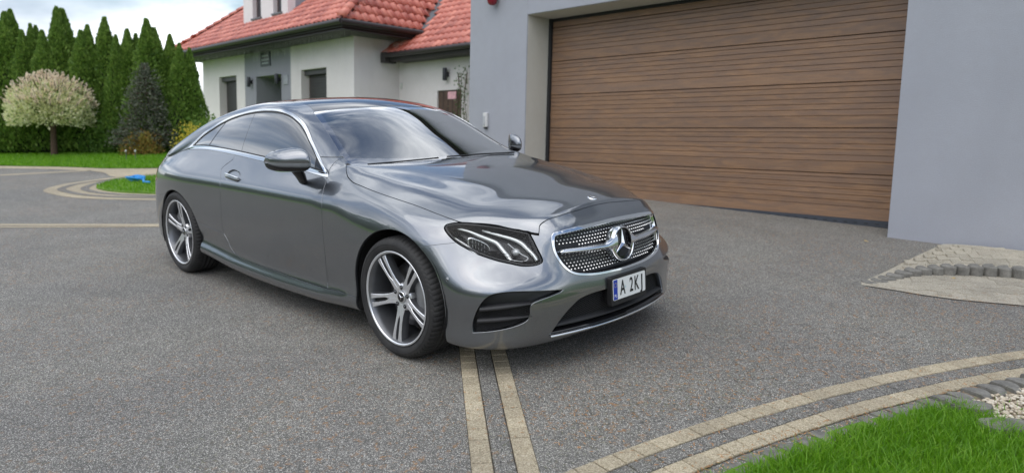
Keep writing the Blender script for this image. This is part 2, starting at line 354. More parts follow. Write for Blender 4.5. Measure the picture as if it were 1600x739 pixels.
def poly_sdf(pts, ax, inv=False):
    """signed distance to a closed polygon in the plane of axes ax (negative inside)"""
    P = np.array(pts, float); Q = np.roll(P, -1, 0)
    def f(V):
        X = V[:, ax]; lo = P.min(0)-.08; hi = P.max(0)+.08
        out = np.full(len(X), .08); m = ((X > lo) & (X < hi)).all(1)
        x = X[m]; D = np.full(len(x), 1e9); ins = np.zeros(len(x), bool)
        for p, q in zip(P, Q):
            e = q-p; w = x-p; t = np.clip((w@e)/max(e@e,1e-12), 0, 1)
            D = np.minimum(D, np.hypot(*(w-t[:,None]*e).T))
            c = ((p[1] <= x[:,1]) != (q[1] <= x[:,1]))
            with np.errstate(divide='ignore', invalid='ignore'):
                xi = p[0]+(x[:,1]-p[1])*e[0]/(e[1] if e[1] else 1e-12)
            ins ^= c & (x[:,0] < xi)
        out[m] = np.where(ins, -D, D)
        return -out if inv else out
    return f
def line_sdf(pts, ax):
    """unsigned distance to an open polyline"""
    P = np.array(pts, float)
    def f(V):
        x = V[:, ax]; D = np.full(len(x), 1e9)
        for p, q in zip(P[:-1], P[1:]):
            e = q-p; w = x-p; t = np.clip((w@e)/max(e@e,1e-12), 0, 1)
            D = np.minimum(D, np.hypot(*(w-t[:,None]*e).T))
        return D
    return f
def smooth_path(pts, n=6, closed=False):
    """Catmull-Rom through the points"""
    P = [np.array(p, float) for p in pts]; m = len(P); out = []
    rng = range(m) if closed else range(m-1)
    for i in rng:
        g = (lambda k: P[k % m]) if closed else (lambda k: P[min(max(k,0),m-1)])
        a, b, c, d = g(i-1), g(i), g(i+1), g(i+2)
        for k in range(n):
            t = k/n; out.append(.5*((2*b)+(c-a)*t+(2*a-5*b+4*c-d)*t*t+(3*b-a-3*c+d)*t**3))
    if not closed: out.append(P[-1])
    return np.array(out)
# outlines of the panels, lamps and openings on the body surface (x forward, half width, z up)
O_LAMP = [(0.32,0.824,0.752),(0.315,0.812,0.767),(0.327,0.797,0.774),(0.352,0.774,0.779),(0.394,0.741,0.78),(0.45,0.696,0.774),(0.524,0.63,0.76),(0.6,0.567,0.741),(0.641,0.539,0.731),(0.656,0.536,0.717),(0.676,0.534,0.689),(0.7,0.532,0.652),(0.725,0.53,0.612),(0.734,0.533,0.589),(0.723,0.553,0.577),(0.701,0.582,0.572),(0.669,0.619,0.574),(0.633,0.651,0.584),(0.583,0.692,0.598),(0.53,0.731,0.617),(0.487,0.761,0.635),(0.442,0.789,0.66),(0.405,0.808,0.682),(0.372,0.821,0.707),(0.344,0.826,0.73)]
O_HGAP = [(-0.673,0.74,1.006),(-0.623,0.775,0.981),(-0.573,0.801,0.956),(-0.526,0.815,0.938),(-0.476,0.823,0.923),(-0.401,0.822,0.911),(-0.189,0.822,0.88),(-0.052,0.816,0.861),(0.069,0.804,0.844),(0.187,0.792,0.82),(0.297,0.777,0.798),(0.356,0.764,0.785),(0.396,0.743,0.777)]
O_HFRONT = [(0.644,0.538,0.729),(0.67,0.522,0.725),(0.689,0.51,0.722),(0.685,0.502,0.742),(0.679,0.493,0.76),(0.681,0.48,0.774),(0.688,0.459,0.785),(0.706,0.388,0.801),(0.708,0.286,0.811),(0.704,0.144,0.819),(0.703,0.051,0.824)]
O_HFAR = [(0.7,0.036,0.826),(0.697,0.132,0.824),(0.695,0.262,0.819),(0.692,0.399,0.806)]
O_GRT = [(0.748,0.48,0.674),(0.742,0.473,0.705),(0.741,0.464,0.722),(0.747,0.447,0.732),(0.768,0.385,0.739),(0.779,0.293,0.743),(0.784,0.162,0.746),(0.787,0.051,0.75)]
O_GRB = [(0.748,0.48,0.674),(0.757,0.483,0.642),(0.772,0.476,0.61),(0.792,0.458,0.573),(0.808,0.437,0.545),(0.823,0.408,0.524),(0.837,0.362,0.507),(0.854,0.276,0.494),(0.866,0.179,0.486)]
O_GRF = [(0.194,0.894,0.194),(0.872,0.05,0.492),(0.859,0.196,0.509),(0.838,0.313,0.539),(0.813,0.397,0.58),(0.786,0.261,0.733)]
O_LOW = [(0.785,0.539,0.219),(0.808,0.495,0.279),(0.826,0.451,0.327),(0.841,0.407,0.365),(0.851,0.362,0.388),(0.865,0.288,0.401),(0.876,0.202,0.404)]
O_SIDE = [(0.547,0.853,0.25),(0.544,0.854,0.277),(0.548,0.852,0.311),(0.563,0.848,0.353),(0.583,0.84,0.395),(0.605,0.826,0.43),(0.629,0.804,0.454),(0.66,0.772,0.465),(0.7,0.722,0.469),(0.752,0.638,0.464),(0.796,0.543,0.456),(0.824,0.465,0.45)]
O_SIDE2 = [(0.819,0.489,0.436),(0.802,0.539,0.423),(0.781,0.594,0.411),(0.761,0.638,0.396),(0.755,0.646,0.371),(0.753,0.645,0.34),(0.74,0.663,0.304),(0.7,0.724,0.28),(0.635,0.795,0.263),(0.568,0.842,0.253)]
O_BGAP = [(0.202,0.919,0.65),(0.243,0.91,0.659),(0.296,0.889,0.67),(0.339,0.862,0.678),(0.38,0.829,0.684)]
O_DF = [(-0.746,0.832,0.942),(-0.727,0.855,0.91),(-0.712,0.88,0.875),(-0.696,0.901,0.84),(-0.678,0.92,0.786),(-0.675,0.927,0.709),(-0.677,0.927,0.631),(-0.675,0.925,0.552),(-0.677,0.92,0.472),(-0.69,0.91,0.388),(-0.698,0.902,0.305),(-0.686,0.91,0.264)]
O_DB = [(-0.686,0.91,0.264),(-0.857,0.905,0.258),(-1.016,0.902,0.257),(-1.184,0.898,0.261),(-1.358,0.895,0.264),(-1.54,0.893,0.264),(-1.699,0.893,0.266),(-1.825,0.893,0.27),(-1.896,0.891,0.278),(-1.969,0.889,0.295),(-2.023,0.889,0.331),(-2.038,0.894,0.368),(-2.055,0.898,0.395),(-2.087,0.902,0.426)]
O_DR = [(-2.087,0.902,0.426),(-2.082,0.908,0.475),(-2.068,0.915,0.598),(-2.048,0.917,0.742),(-2.068,0.899,0.832),(-2.122,0.867,0.892),(-2.088,0.846,0.93),(-2.009,0.821,0.975)]
O_SR = [(-2.087,0.902,0.426),(-2.286,0.906,0.44),(-2.441,0.911,0.457),(-2.55,0.914,0.46)]
O_SF = [(-0.686,0.91,0.264),(-0.592,0.911,0.273),(-0.484,0.914,0.274),(-0.395,0.917,0.272)]
O_HANDLE = [(-1.891,0.884,0.859)]
O_FAP = [(-0.787,0.813,0.984),(-0.756,0.781,1.008),(-0.74,0.745,1.025)]
O_SENS = [(0.412,0.888,0.509)]
O_BADGE = [(0.654,0.028,0.847)]
O_GA = [(0.36,0.769,0.748),(0.41,0.735,0.734),(0.459,0.702,0.711),(0.507,0.665,0.687),(0.53,0.65,0.672),(0.56,0.641,0.641),(0.586,0.634,0.614),(0.607,0.631,0.594)]
O_GB = [(0.457,0.687,0.739),(0.497,0.654,0.724),(0.542,0.616,0.708),(0.584,0.583,0.692),(0.62,0.562,0.672),(0.653,0.55,0.642),(0.681,0.541,0.617),(0.7,0.536,0.594)]
O_GC = [(0.567,0.612,0.674),(0.601,0.596,0.645),(0.639,0.578,0.619),(0.664,0.564,0.605),(0.655,0.586,0.589),(0.609,0.629,0.596)]
O_GD = [(0.363,0.802,0.707),(0.394,0.787,0.689),(0.423,0.771,0.67),(0.451,0.76,0.646),(0.479,0.749,0.623)]
O_GE = [(0.479,0.749,0.623),(0.53,0.717,0.599),(0.576,0.681,0.585),(0.62,0.639,0.577)]
O_PROJ = [(0.46,0.715,0.656)]
O_ROOF1 = [(-1.34,0.55,1.316),(-1.309,0.407,1.331),(-1.267,0.224,1.341),(-1.245,0.019,1.345)]
O_ROOF2 = [(-1.585,0.49,1.373),(-1.519,0.489,1.364),(-1.504,0.385,1.376),(-1.494,0.285,1.386),(-1.418,0.062,1.388)]
O_ROOFIN = [(-1.852,0.491,1.386),(-1.711,0.493,1.382)]
# ---------------------------------------------------------------- car materials
def paint():
    t = NT('grey_metallic_paint', (.30,.31,.33), .33, 1.); v = t.coord()
    n = t.noise(2200, 1, .5, v)
    t.color(t.ramp(n, [(.35, (.142,.153,.168)), (.5, (.178,.192,.210)), (.68, (.25,.265,.288))]))
    t.b.inputs['Coat Weight'].default_value = 1; t.b.inputs['Coat Roughness'].default_value = .012; t.b.inputs['Coat IOR'].default_value = 2.0
    t.rough(t.ramp(t.noise(3, 4), [(.3, .31), (.7, .36)])); return t.m
M_PAINT = paint()
def glass(name, tint, refl=1.0, ior=1.52, opaque=False):
    m = bpy.data.materials.new(name); m.use_nodes = True; n, l = m.node_tree.nodes, m.node_tree.links; n.clear()
    o = n.new('ShaderNodeOutputMaterial'); a = n.new('ShaderNodeBsdfDiffuse' if opaque else 'ShaderNodeBsdfTransparent'); g = n.new('ShaderNodeBsdfGlossy'); x = n.new('ShaderNodeMixShader'); f = n.new('ShaderNodeFresnel')
    a.inputs['Color'].default_value = (*tint, 1); g.inputs['Roughness'].default_value = .003; f.inputs['IOR'].default_value = ior
    mm = n.new('ShaderNodeMath'); mm.operation = 'MULTIPLY'; mm.inputs[1].default_value = refl; mm.use_clamp = True
    l.new(f.outputs[0], mm.inputs[0]); l.new(mm.outputs[0], x.inputs[0]); l.new(a.outputs[0], x.inputs[1]); l.new(g.outputs[0], x.inputs[2]); l.new(x.outputs[0], o.inputs[0]); return m
M_SCREEN = glass('windscreen_glass', (.40,.50,.44), 4.4); M_SIDEGLASS = glass('tinted_glass', (.075,.08,.08), 3.8); M_LENS = glass('clear_lens', (.99,.995,.99), .7, 1.35)
M_CHROME = basic('chrome', (.78,.79,.80), .07, 1., .02); M_SATIN = basic('satin_chrome', (.70,.71,.73), .16, 1., .02); M_GLOSSBLACK = basic('gloss_black', (.007,.007,.008), .05)
M_FRIT = glass('black_glass_border', (.022,.018,.019), 5.5, opaque=True); M_ROOFGLASS = glass('black_roof_glass', (.010,.010,.011), 2.0, opaque=True); M_TRIM = basic('textured_black', (.022,.022,.024), .55)
M_TAIL = basic('red_tail_lamp', (.22,.006,.008), .08)
M_GAP = basic('panel_gap_black', (.006,.006,.006), .9); M_LINER = basic('wheel_arch_felt', (.010,.010,.010), .95)
# ---------------------------------------------------------------- cutting helpers
def inter(*fs): return lambda V: np.maximum.reduce([f(V) for f in fs])
def union(*fs): return lambda V: np.minimum.reduce([f(V) for f in fs])
def zmin(z): return lambda V: z-V[:,2]
def xmin(x): return lambda V: x-V[:,0]
def xmax(x): return lambda V: V[:,0]-x
def zmax(z): return lambda V: V[:,2]-z
def off(f, g): return lambda V: f(V)+g
def neg(f, g=0.): return lambda V: g-f(V)
def split(tm, f, g=.002): return clip(tm, off(f, g)), clip(tm, neg(f, g))
def boundary(tm):
    key = np.round(tm.V/2e-6).astype(np.int64); _, first, inv = np.unique(key, axis=0, return_index=True, return_inverse=True); inv = inv.ravel()
    T = inv[tm.T]; T0 = tm.T
    e = np.concatenate([T[:,[0,1]], T[:,[1,2]], T[:,[2,0]]]); e0 = np.concatenate([T0[:,[0,1]], T0[:,[1,2]], T0[:,[2,0]]])
    k = np.sort(e, 1); c = k[:,0]*(inv.max()+1)+k[:,1]; u, ix, ct = np.unique(c, return_inverse=True, return_counts=True)
    m = (ct[ix.ravel()] == 1) & (e[:,0] != e[:,1]); return e0[m]
def lips(tm, depth=.012, soft=.0016):
    """turn the cut edges inwards so that a panel has thickness"""
    E = boundary(tm)
    if len(E) == 0: return tm
    V, N = tm.V, tm.N; a, b = E[:,0], E[:,1]
    keep = ~((np.abs(V[a][:,1]) < 1e-5) & (np.abs(V[b][:,1]) < 1e-5)); a, b = a[keep], b[keep]
    ed = V[b]-V[a]; ed /= np.maximum(np.linalg.norm(ed, axis=1, keepdims=True), 1e-9)
    o = np.cross(ed, N[a]); o /= np.maximum(np.linalg.norm(o, axis=1, keepdims=True), 1e-9)
    n = len(V); k = len(a)
    rows = []
    for (dn, do, mixn) in ((0,0,0.), (soft*.6, soft*.6, .7), (depth, soft*.6, 1.)):
        for v in (a, b):
            rows.append((V[v]-N[v]*dn+o*do, N[v]*(1-mixn)+o*mixn))
    VV = np.concatenate([V]+[r[0] for r in rows]); NN = np.concatenate([N]+[r[1]/np.maximum(np.linalg.norm(r[1],axis=1,keepdims=True),1e-9) for r in rows])
    i = [n+np.arange(k)+j*k for j in range(6)]; T = [tm.T]
    for s in (0, 2): T += [np.stack([i[s+1], i[s], i[s+2]],1), np.stack([i[s+1], i[s+2], i[s+3]],1)]
    return TM(VV, NN, np.concatenate(T))
def shift(tm, d): return TM(tm.V+tm.N*d, tm.N, tm.T)
def put(name, tm, mats, parent, side=0, depth=.012, soft=.0016, up=0., label=None):
    """side 0 = both halves in one mesh, 1 = right half (y < 0), -1 = left half"""
    if len(tm.T) == 0: print('EMPTY', name); return None
    if up: tm = shift(tm, up)
    t = lips(tm, depth, soft) if depth else tm
    r = t.mirrored()
    t = {0: r.join(t) if side == 0 else None, 1: r, -1: t}[side]
    o = np_mesh(name, t.V, t.T, mats, t.N, parent)
    if label: o['label'] = label
    return o
# ---------------------------------------------------------------- the car
CAR = thing('parked_car', 'shiny dark grey metallic two-door coupe parked on the speckled grey drive', 'car', (0,0,0))
S = body_surface(.015)
RWC = -2.873
arF = lambda V: np.where((V[:,1] > .52) & (V[:,2] < .9), np.where(V[:,2] > .335, np.hypot(V[:,0]-.010, V[:,2]-.335)-.386, np.abs(V[:,0]-.010)-.386), .1)
arR = lambda V: np.where((V[:,1] > .52) & (V[:,2] < .9), np.where(V[:,2] > .335, (np.hypot((V[:,0]-RWC+.005)/.388, (V[:,2]-.335)/.352)-1)*.36, np.abs(V[:,0]-RWC+.005)-.388), .1)
S0 = clip(S, neg(arF), 3); S0 = clip(S0, neg(arR), 3)
XZ, XW, WZ = [0,2], [0,1], [1,2]
# side windows
dlo_o = smooth_path([(-2.825,1.008),(-2.811,1.024),(-2.717,1.086),(-2.622,1.142),(-2.499,1.193),(-2.39,1.235),(-2.249,1.276),(-2.095,1.306),(-1.959,1.323),(-1.849,1.332),(-1.75,1.336),(-1.64,1.335),(-1.519,1.326),(-1.403,1.306),(-1.302,1.277),(-1.218,1.246),(-1.138,1.206),(-1.051,1.152),(-.966,1.100),(-.89,1.051),(-.821,1.006),(-.757,.962)], 3)
dlo_b = smooth_path([(-.735,.946),(-.748,.936),(-.905,.947),(-1.068,.962),(-1.314,.972),(-1.564,.984),(-1.877,1.000),(-2.084,1.009),(-2.301,1.016),(-2.529,1.020),(-2.76,1.010)], 3)
DLO = np.concatenate([dlo_o, dlo_b]); fD = inter(poly_sdf(DLO, XZ), zmin(.9), xmax(-.6))
dl, B = split(S0, fD, .0012)
belt_y = lambda V: np.interp(V[:,0], dlo_b[::-1,0], dlo_b[::-1,1])
f_in = inter(off(poly_sdf(DLO, XZ), .015), lambda V: belt_y(V)+.026-V[:,2])
gl, tr = split(dl, f_in, .0006)
for sd in (1, -1): put('window_trim', tr, M_CHROME, CAR, sd, .012, .002, .0035)
# the panes: door glass, quarter glass, fixed corner glass with a black bar
bp_ = lambda V: V[:,0]-np.interp(V[:,2], [1.024,1.299], [-1.932,-1.913])
cd_ = lambda V: V[:,0]-np.interp(V[:,2], [1.035,1.237], [-2.491,-2.315])
ml_ = lambda V: V[:,0]-np.interp(V[:,2], [.96,1.06], [-.905,-.93])
for sd in (1, -1):
    g = shift(gl, -.004)
    fr = clip(g, neg(bp_, .0025)); pane = clip(fr, off(ml_, .004)); put('door_window', pane, M_SIDEGLASS, CAR, sd, .004)
    put('mirror_triangle', clip(fr, neg(ml_, .003)), M_GLOSSBLACK, CAR, sd, .004)
    q = clip(g, off(bp_, .0025)); put('quarter_window', clip(q, neg(cd_, .009)), M_SIDEGLASS, CAR, sd, .004)
    q2 = clip(q, off(cd_, .009)); put('corner_window', q2, M_SIDEGLASS, CAR, sd, .004)
    bar = clip(clip(q, neg(cd_, -.009)), off(cd_, -.009)); put('window_bar', bar, M_GLOSSBLACK, CAR, sd, .006)
    # rubber line inside the chrome
    edge = clip(clip(gl, neg(off(f_in, .009))), lambda V: f_in(V)); put('window_seal', edge, M_RUBBER, CAR, sd, .008, .001, -.001)
# windscreen, header, roof glass, rear window
ws = smooth_path([(-.500,-.1),(-.500,0),(-.515,.2),(-.56,.42),(-.625,.62),(-.655,.708)], 4).tolist()+smooth_path([(-.690,.712),(-.828,.680),(-.998,.636),(-1.18,.590),(-1.318,.551)], 4).tolist()+smooth_path([(-1.342,.535),(-1.309,.407),(-1.267,.224),(-1.245,0),(-1.245,-.1)], 4).tolist()
fW = inter(poly_sdf(ws, XW), zmin(.93)); w_, B = split(B, fW, .0015)
wi = inter(off(poly_sdf(ws, XW), .040), lambda V: V[:,0]+.60+.17*(V[:,1]/.7)**2-.018)
wg, wf = split(w_, wi, .0)
put('windscreen', wg, M_SCREEN, CAR, 0, 0, 0, -.003)
put('windscreen_border', wf, M_FRIT, CAR, 0, .006, .001, -.0029)
hd = [(-1.248,-.1),(-1.248,0),(-1.270,.224),(-1.312,.407),(-1.345,.533),(-1.42,.510),(-1.525,.490),(-1.507,.385),(-1.48,.22),(-1.455,.06),(-1.45,-.1)]
fH = inter(poly_sdf(hd, XW), zmin(1.2)); h_, B = split(B, fH, .0015); put('roof_header', h_, M_ROOFGLASS, CAR, 0, .01)
rg = [(-1.455,-.1),(-1.460,.06),(-1.485,.22),(-1.512,.385),(-1.530,.490),(-1.71,.492),(-1.9,.490),(-2.30,.48),(-2.36,.43),(-2.38,.2),(-2.38,-.1)]
fR = inter(poly_sdf(rg, XW), zmin(1.2)); r_, B = split(B, fR, .0015); put('roof_glass', r_, M_ROOFGLASS, CAR, 0, .01)
rw = [(-2.47,-.1),(-2.47,.2),(-2.50,.46),(-2.7,.50),(-3.05,.56),(-3.28,.56),(-3.33,.3),(-3.34,-.1)]
fB = inter(poly_sdf(rw, XW), zmin(1.0)); r2, B = split(B, fB, .002); put('rear_window', r2, M_FRIT, CAR, 0, .01)
# headlamp
lampP = smooth_path([(x, z) for x, w, z in O_LAMP], 3, True)
fL = inter(poly_sdf(lampP, XZ), xmin(.2)); lamp, B = split(B, fL, .003)
# grille, intakes
grP = smooth_path([(-.2,.750),(0,.752),(.161,.748),(.288,.744),(.377,.739),(.440,.732),(.463,.722),(.472,.700),(.478,.670),(.478,.641),(.471,.609),(.454,.572),(.433,.544),(.405,.523),(.36,.507),(.275,.494),(.179,.487),(0,.484),(-.2,.486)], 3)
fG = inter(poly_sdf(grP, WZ), xmin(.4)); gr, B = split(B, fG, .0005)
liP = smooth_path([(-.2,.405),(0,.404),(.201,.404),(.287,.401),(.362,.388),(.406,.364),(.451,.327),(.494,.278),(.528,.226)], 3).tolist()+[(.532,.205),(.4,.207),(.2,.206),(0,.206),(-.2,.206)]
fI = inter(poly_sdf(liP, WZ), xmin(.4)); li, B = split(B, fI, .0)
siP = smooth_path([(x, z) for x, w, z in O_SIDE], 3).tolist()+smooth_path([(x, z) for x, w, z in O_SIDE2], 3).tolist()
fS = inter(poly_sdf(siP, XZ), xmin(.4)); si, B = split(B, fS, .0)
# bonnet
hoP = [(-.53,-.2),(-.53,0),(-.545,.2),(-.585,.42),(-.640,.62),(-.668,.72)]+smooth_path([(x, w) for x, w, z in O_HGAP], 3).tolist()+[(x, w-.001) for x, w, z in O_LAMP[5:9]]+[(.655,.531),(.675,.519)]+smooth_path([(x, w) for x, w, z in O_HFRONT[2:]]+[(.704,0)], 3).tolist()+[(.704,-.2)]
fHo = inter(poly_sdf(hoP, XW), zmin(.70)); ho, B = split(B, fHo, .0028)
cw = inter(poly_sdf([(-.45,-.2),(-.45,.3),(-.55,.55),(-.60,.735),(-.69,.735),(-.72,.6),(-.6,-.2)], XW), zmin(.9)); co_, B = split(B, cw, .0005)
# emblem seat etc. come later; door, sill, fender, bumpers
doorP = smooth_path([(x, z) for x, w, z in O_DF], 2).tolist()+smooth_path([(-.690,.2625)]+[(x, z) for x, w, z in O_DB[1:-1]], 2).tolist()+smooth_path([(x, z) for x, w, z in O_DR]+[(-2.0,1.05)], 2).tolist()+[(-.76,1.05),(-.755,.95)]
fDo = inter(poly_sdf(doorP, XZ), xmax(-.5), lambda V: .6-V[:,1]); do, B = split(B, fDo, .0028)
sillP = [(-2.7,.0),(-2.7,.466),(-2.542,.461),(-2.433,.457),(-2.276,.443),(-2.076,.426),(-2.04,.399),(-2.0,.343),(-1.94,.301),(-1.87,.281),(-1.8,.272),(-1.5,.267),(-1.0,.260),(-.675,.264),(-.58,.272),(-.30,.274),(-.3,0)]
sill, B = split(B, poly_sdf(sillP, XZ), .0022)
buP = [(.0,0),(.10,.60)]+[(x, z) for x, w, z in O_BGAP]+[(.45,.70),(.60,.70),(.655,.765),(.62,.95),(1.3,.95),(1.3,0)]
bu, B = split(B, inter(poly_sdf(buP, XZ), xmin(-.2)), .0016)
feP = [(-.675,.15),(-.675,.267),(-.677,.31),(-.677,.391),(-.674,.473),(-.676,.631),(-.678,.709),(-.685,.784),(-.701,.839),(-.713,.875),(-.727,.910),(-.742,.940),(-.765,.965),(-.787,.984),(-.745,1.009),(-.720,1.028),(-.66,1.06),(.9,1.06),(.9,.1)]
fe, B = split(B, poly_sdf(feP, XZ), .0014)
tlP = smooth_path([(-3.27,.905),(-3.23,.84),(-3.20,.79),(-3.30,.74),(-3.5,.70),(-3.75,.69),(-4.1,.69),(-4.1,.88),(-3.7,.885),(-3.45,.90)], 2, True)
tl, B = split(B, inter(poly_sdf(tlP, XZ), lambda V: .28-V[:,1], xmax(-3.34)), .0016)
rbP = [(-3.05,0),(-3.10,.62),(-3.142,.63),(-3.30,.60),(-3.5,.60),(-4.2,.62),(-4.2,0)]
rb, B = split(B, inter(poly_sdf(rbP, XZ), xmax(-3.0)), .0018)
put('bonnet', ho, M_PAINT, CAR)
for sd in (1, -1): put('cowl_panel', co_, M_TRIM, CAR, sd, .02)
for sd in (1, -1):
    put('door', do, M_PAINT, CAR, sd); put('side_sill', sill, M_PAINT, CAR, sd, .02); put('front_wing', fe, M_PAINT, CAR, sd, .02)
    put('tail_lamp', tl, M_TAIL, CAR, sd)
put('front_bumper', bu, M_PAINT, CAR, 0, .045, .004); put('rear_bumper', rb, M_PAINT, CAR, 0, .02)
put('body_shell', B, M_PAINT, CAR, 0, .02)
# black shell behind the gaps
ins = clip(clip(clip(S0, neg(inter(off(poly_sdf(DLO, XZ), .01), zmin(.9)), 0)), neg(off(fW, .01))), neg(off(fL, 0)))
for f in (fG, fI, fS): ins = clip(ins, neg(f), 1)
put('inner_shell', TM(ins.V-ins.N*.016, ins.N, ins.T), M_GAP, CAR, 0, 0)
# ---------------------------------------------------------------- wheels
M_TYRE = NT('tyre_rubber', (.019,.019,.020), .72); M_TYRE.color(M_TYRE.ramp(M_TYRE.noise(9, 5), [(.3, (.014,.014,.015)), (.7, (.035,.034,.033))])); M_TYRE = M_TYRE.m
M_RIMFACE = basic('machined_alloy', (.80,.81,.83), .30, .75, .05); M_RIMDARK = basic('grey_alloy', (.17,.175,.185), .32, .7, .1); M_DISC = basic('brake_disc', (.30,.30,.31), .35, 1., .15); M_CALIPER = basic('grey_caliper', (.22,.225,.23), .45, .3)
def tyre_mesh():
    prof = [(.262,-.100),(.266,-.112),(.276,-.118),(.292,-.1235),(.306,-.1225),(.317,-.118),(.326,-.111),(.3315,-.101),(.3355,-.088),(.3375,-.074),(.3385,-.060),(.3385,-.0585),(.331,-.0575),(.331,-.0505),(.3388,-.0495),(.3392,-.022),(.332,-.0212),(.332,-.0128),(.3392,-.012)]
    prof = prof+[(r, -z) for r, z in reversed(prof)]
    n = 360; vs = []
    for r, z in prof:
        sh = abs(z) > .059; mid = .012 <= abs(z) < .0496
        for k in range(n):
            rr = r
            slot = (k % 5 == 0)
            if sh and abs(z) < .112 and slot and r > .325: rr = r-.0065
            elif mid and slot and (abs(z) > .045 or (k//5) % 2 == 0) and r > .335: rr = r-.004
            a = 2*math.pi*(k+ (abs(z)*26 if r > .325 else 0))/n
            vs.append((rr*math.cos(a), rr*math.sin(a), z))
    fs = [(i*n+k, i*n+(k+1)%n, (i+1)*n+(k+1)%n, (i+1)*n+k) for i in range(len(prof)-1) for k in range(n)]
    m = MB(); m.add(vs, fs, 0, True)
    # raised rings on the sidewall
    for z in (-.1245,):
        m.lathe([(.3005,-.1225),(.3005,-.1250),(.3025,-.1250),(.3025,-.1220)], 72); m.lathe([(.2705,-.1145),(.2710,-.1168),(.2730,-.1172),(.2740,-.1150)], 72)
    return m
def wheel(x, side, spin, name='wheel'):
    """axis along z of its own frame, outer face towards -z"""
    w = bpy.data.objects.new(name, None); COL.objects.link(w); w.parent = CAR
    # right side: outward = -y
    Rm = Matrix.Rotation(-math.pi/2, 4, 'X') if side > 0 else Matrix.Rotation(math.pi/2, 4, 'X')   # -z -> -y / +y
    w.matrix_local = Matrix.Translation((x, -.8045*side, .3375)) @ Rm @ Matrix.Rotation(spin, 4, 'Z')
    return w
def wheel_parts(w, first=None):
    if first is not None:
        for ch in first: link(ch.name.split('.')[0], ch.data, w).matrix_local = ch.matrix_local
        return
    tyre_mesh().build('tyre', M_TYRE, w)
    m = MB()   # barrel: bright lip, dark inner drop
    m.lathe([(.2635,-.1135),(.2650,-.1165),(.2600,-.1185),(.2545,-.1165),(.2515,-.1120)], 96, mi=0)
    m.lathe([(.2515,-.1120),(.2440,-.1000),(.2380,-.075),(.2330,-.04),(.2260,.0),(.2260,.07),(.245,.10),(.262,.115)], 96, mi=1)
    m.build('rim', [M_RIMFACE, M_RIMDARK], w)
    # five twin spokes, each a bright face with a sunken slot
    def depth(r): return -.1030+.030*(max(0,.245-r)/.19)**1.6       # dished towards the hub
    for k in range(5):
        m = MB(); n = 22; rot = Matrix.Rotation(2*math.pi*k/5, 3, 'Z')
        prof = []
        for i in range(n):
            u = i/(n-1); r = .055+u*.1945
            half = float(np.interp(r, [.055,.075,.10,.14,.19,.23,.2495], [.034,.0300,.0275,.0285,.0330,.0385,.0420]))
            slot = float(np.interp(r, [.055,.107,.118,.135,.19,.225,.240,.2495], [0,0,.0055,.0095,.0120,.0115,.0100,.0100]))
            twist = .010*math.sin(u*math.pi)*0
            z = depth(r)
            prof.append((r, half, slot, z, twist))
        for s in (-1, 1):
            G = []
            for r, h, sl, z, tw in prof:
                ih = sl if sl > 0 else 0.0
                row = [(ih*.55, .022),(ih, .0025),(ih+.002, 0),(max(h-.0035, ih+.003), 0),(h, .0035),(h+.004, .030),(h+.002, .050)]
                G.append([rot @ Vector((r, s*a+tw, z+b)) for a, b in row])
            nn = len(G[0]); b0 = len(m.v); m.v += [tuple(p) for row in G for p in row]
            for i in range(n-1):
                for j in range(nn-1):
                    f = (b0+i*nn+j, b0+(i+1)*nn+j, b0+(i+1)*nn+j+1, b0+i*nn+j+1)
                    m.f.append(f if s > 0 else f[::-1]); m.mi.append(0 if j in (1,2,3) else 1); m.sm.append(False)
        # slot floor
        G = [[rot @ Vector((r, -sl*.6, z+.022)), rot @ Vector((r, sl*.6, z+.022))] for r, h, sl, z, tw in prof]
        m.grid(G, 2)
        m.build('spoke', [M_RIMFACE, M_RIMDARK, M_BLACK], w)
    m = MB(); m.lathe([(.0,-.066),(.030,-.066),(.036,-.070),(.062,-.0735),(.074,-.0705),(.080,-.055),(.08,-.03)], 60); m.build('hub', M_RIMFACE, w)
    for k in range(5):
        a = 2*math.pi*(k+.5)/5; m = MB(); M = Matrix.Translation((.056*math.cos(a), .056*math.sin(a), 0))
        m.lathe([(.0125,-.0738),(.0118,-.0755),(0,-.0750)], 16, M, 1); m.lathe([(.0065,-.0750),(.0060,-.0772),(.0,-.0775)], 6, M, 0)
        m.build('wheel_bolt', [M_RIMDARK, M_BLACK], w)
    m = MB(); m.lathe([(.034,-.072),(.0335,-.0755),(.030,-.0775),(.0265,-.0765)], 32, mi=0); m.lathe([(.0265,-.0762),(0,-.0760)], 32, mi=1)
    for k in range(3):   # three-pointed star
        a = 2*math.pi*k/3+.25; d = Vector((math.cos(a), math.sin(a), 0)); p = Vector((-d.y, d.x, 0)); c = Vector((0,0,-.0768)); t = Vector((0,0,-.0795))
        m.add([c+p*.004, c-p*.004, c+d*.024, t], [(0,3,2),(3,1,2),(0,1,3)], 0)
    m.build('hub_cap', [M_CHROME, M_BLACK], w)
    m = MB(); m.lathe([(.10,-.010),(.172,-.010),(.172,.018),(.10,.018)], 60, mi=0); m.lathe([(.0,-.035),(.07,-.033),(.082,-.012),(.10,-.010)], 40, mi=1)
    for k in range(40):
        a = 2*math.pi*k/40; M = Matrix.Rotation(a, 4, 'Z'); m.box((.1715,-.004,-.002),(.1728,.004,.010), M, 2)
    m.build('brake_disc', [M_DISC, M_RIMDARK, M_BLACK], w)
    m = MB(); m.lathe([(.19,.03),(.0,.03)], 40); m.build('dust_shield', M_BLACK, w)
spin = {(0,1): math.radians(94), (1,1): math.radians(59)}
first = None; WHEELS = []
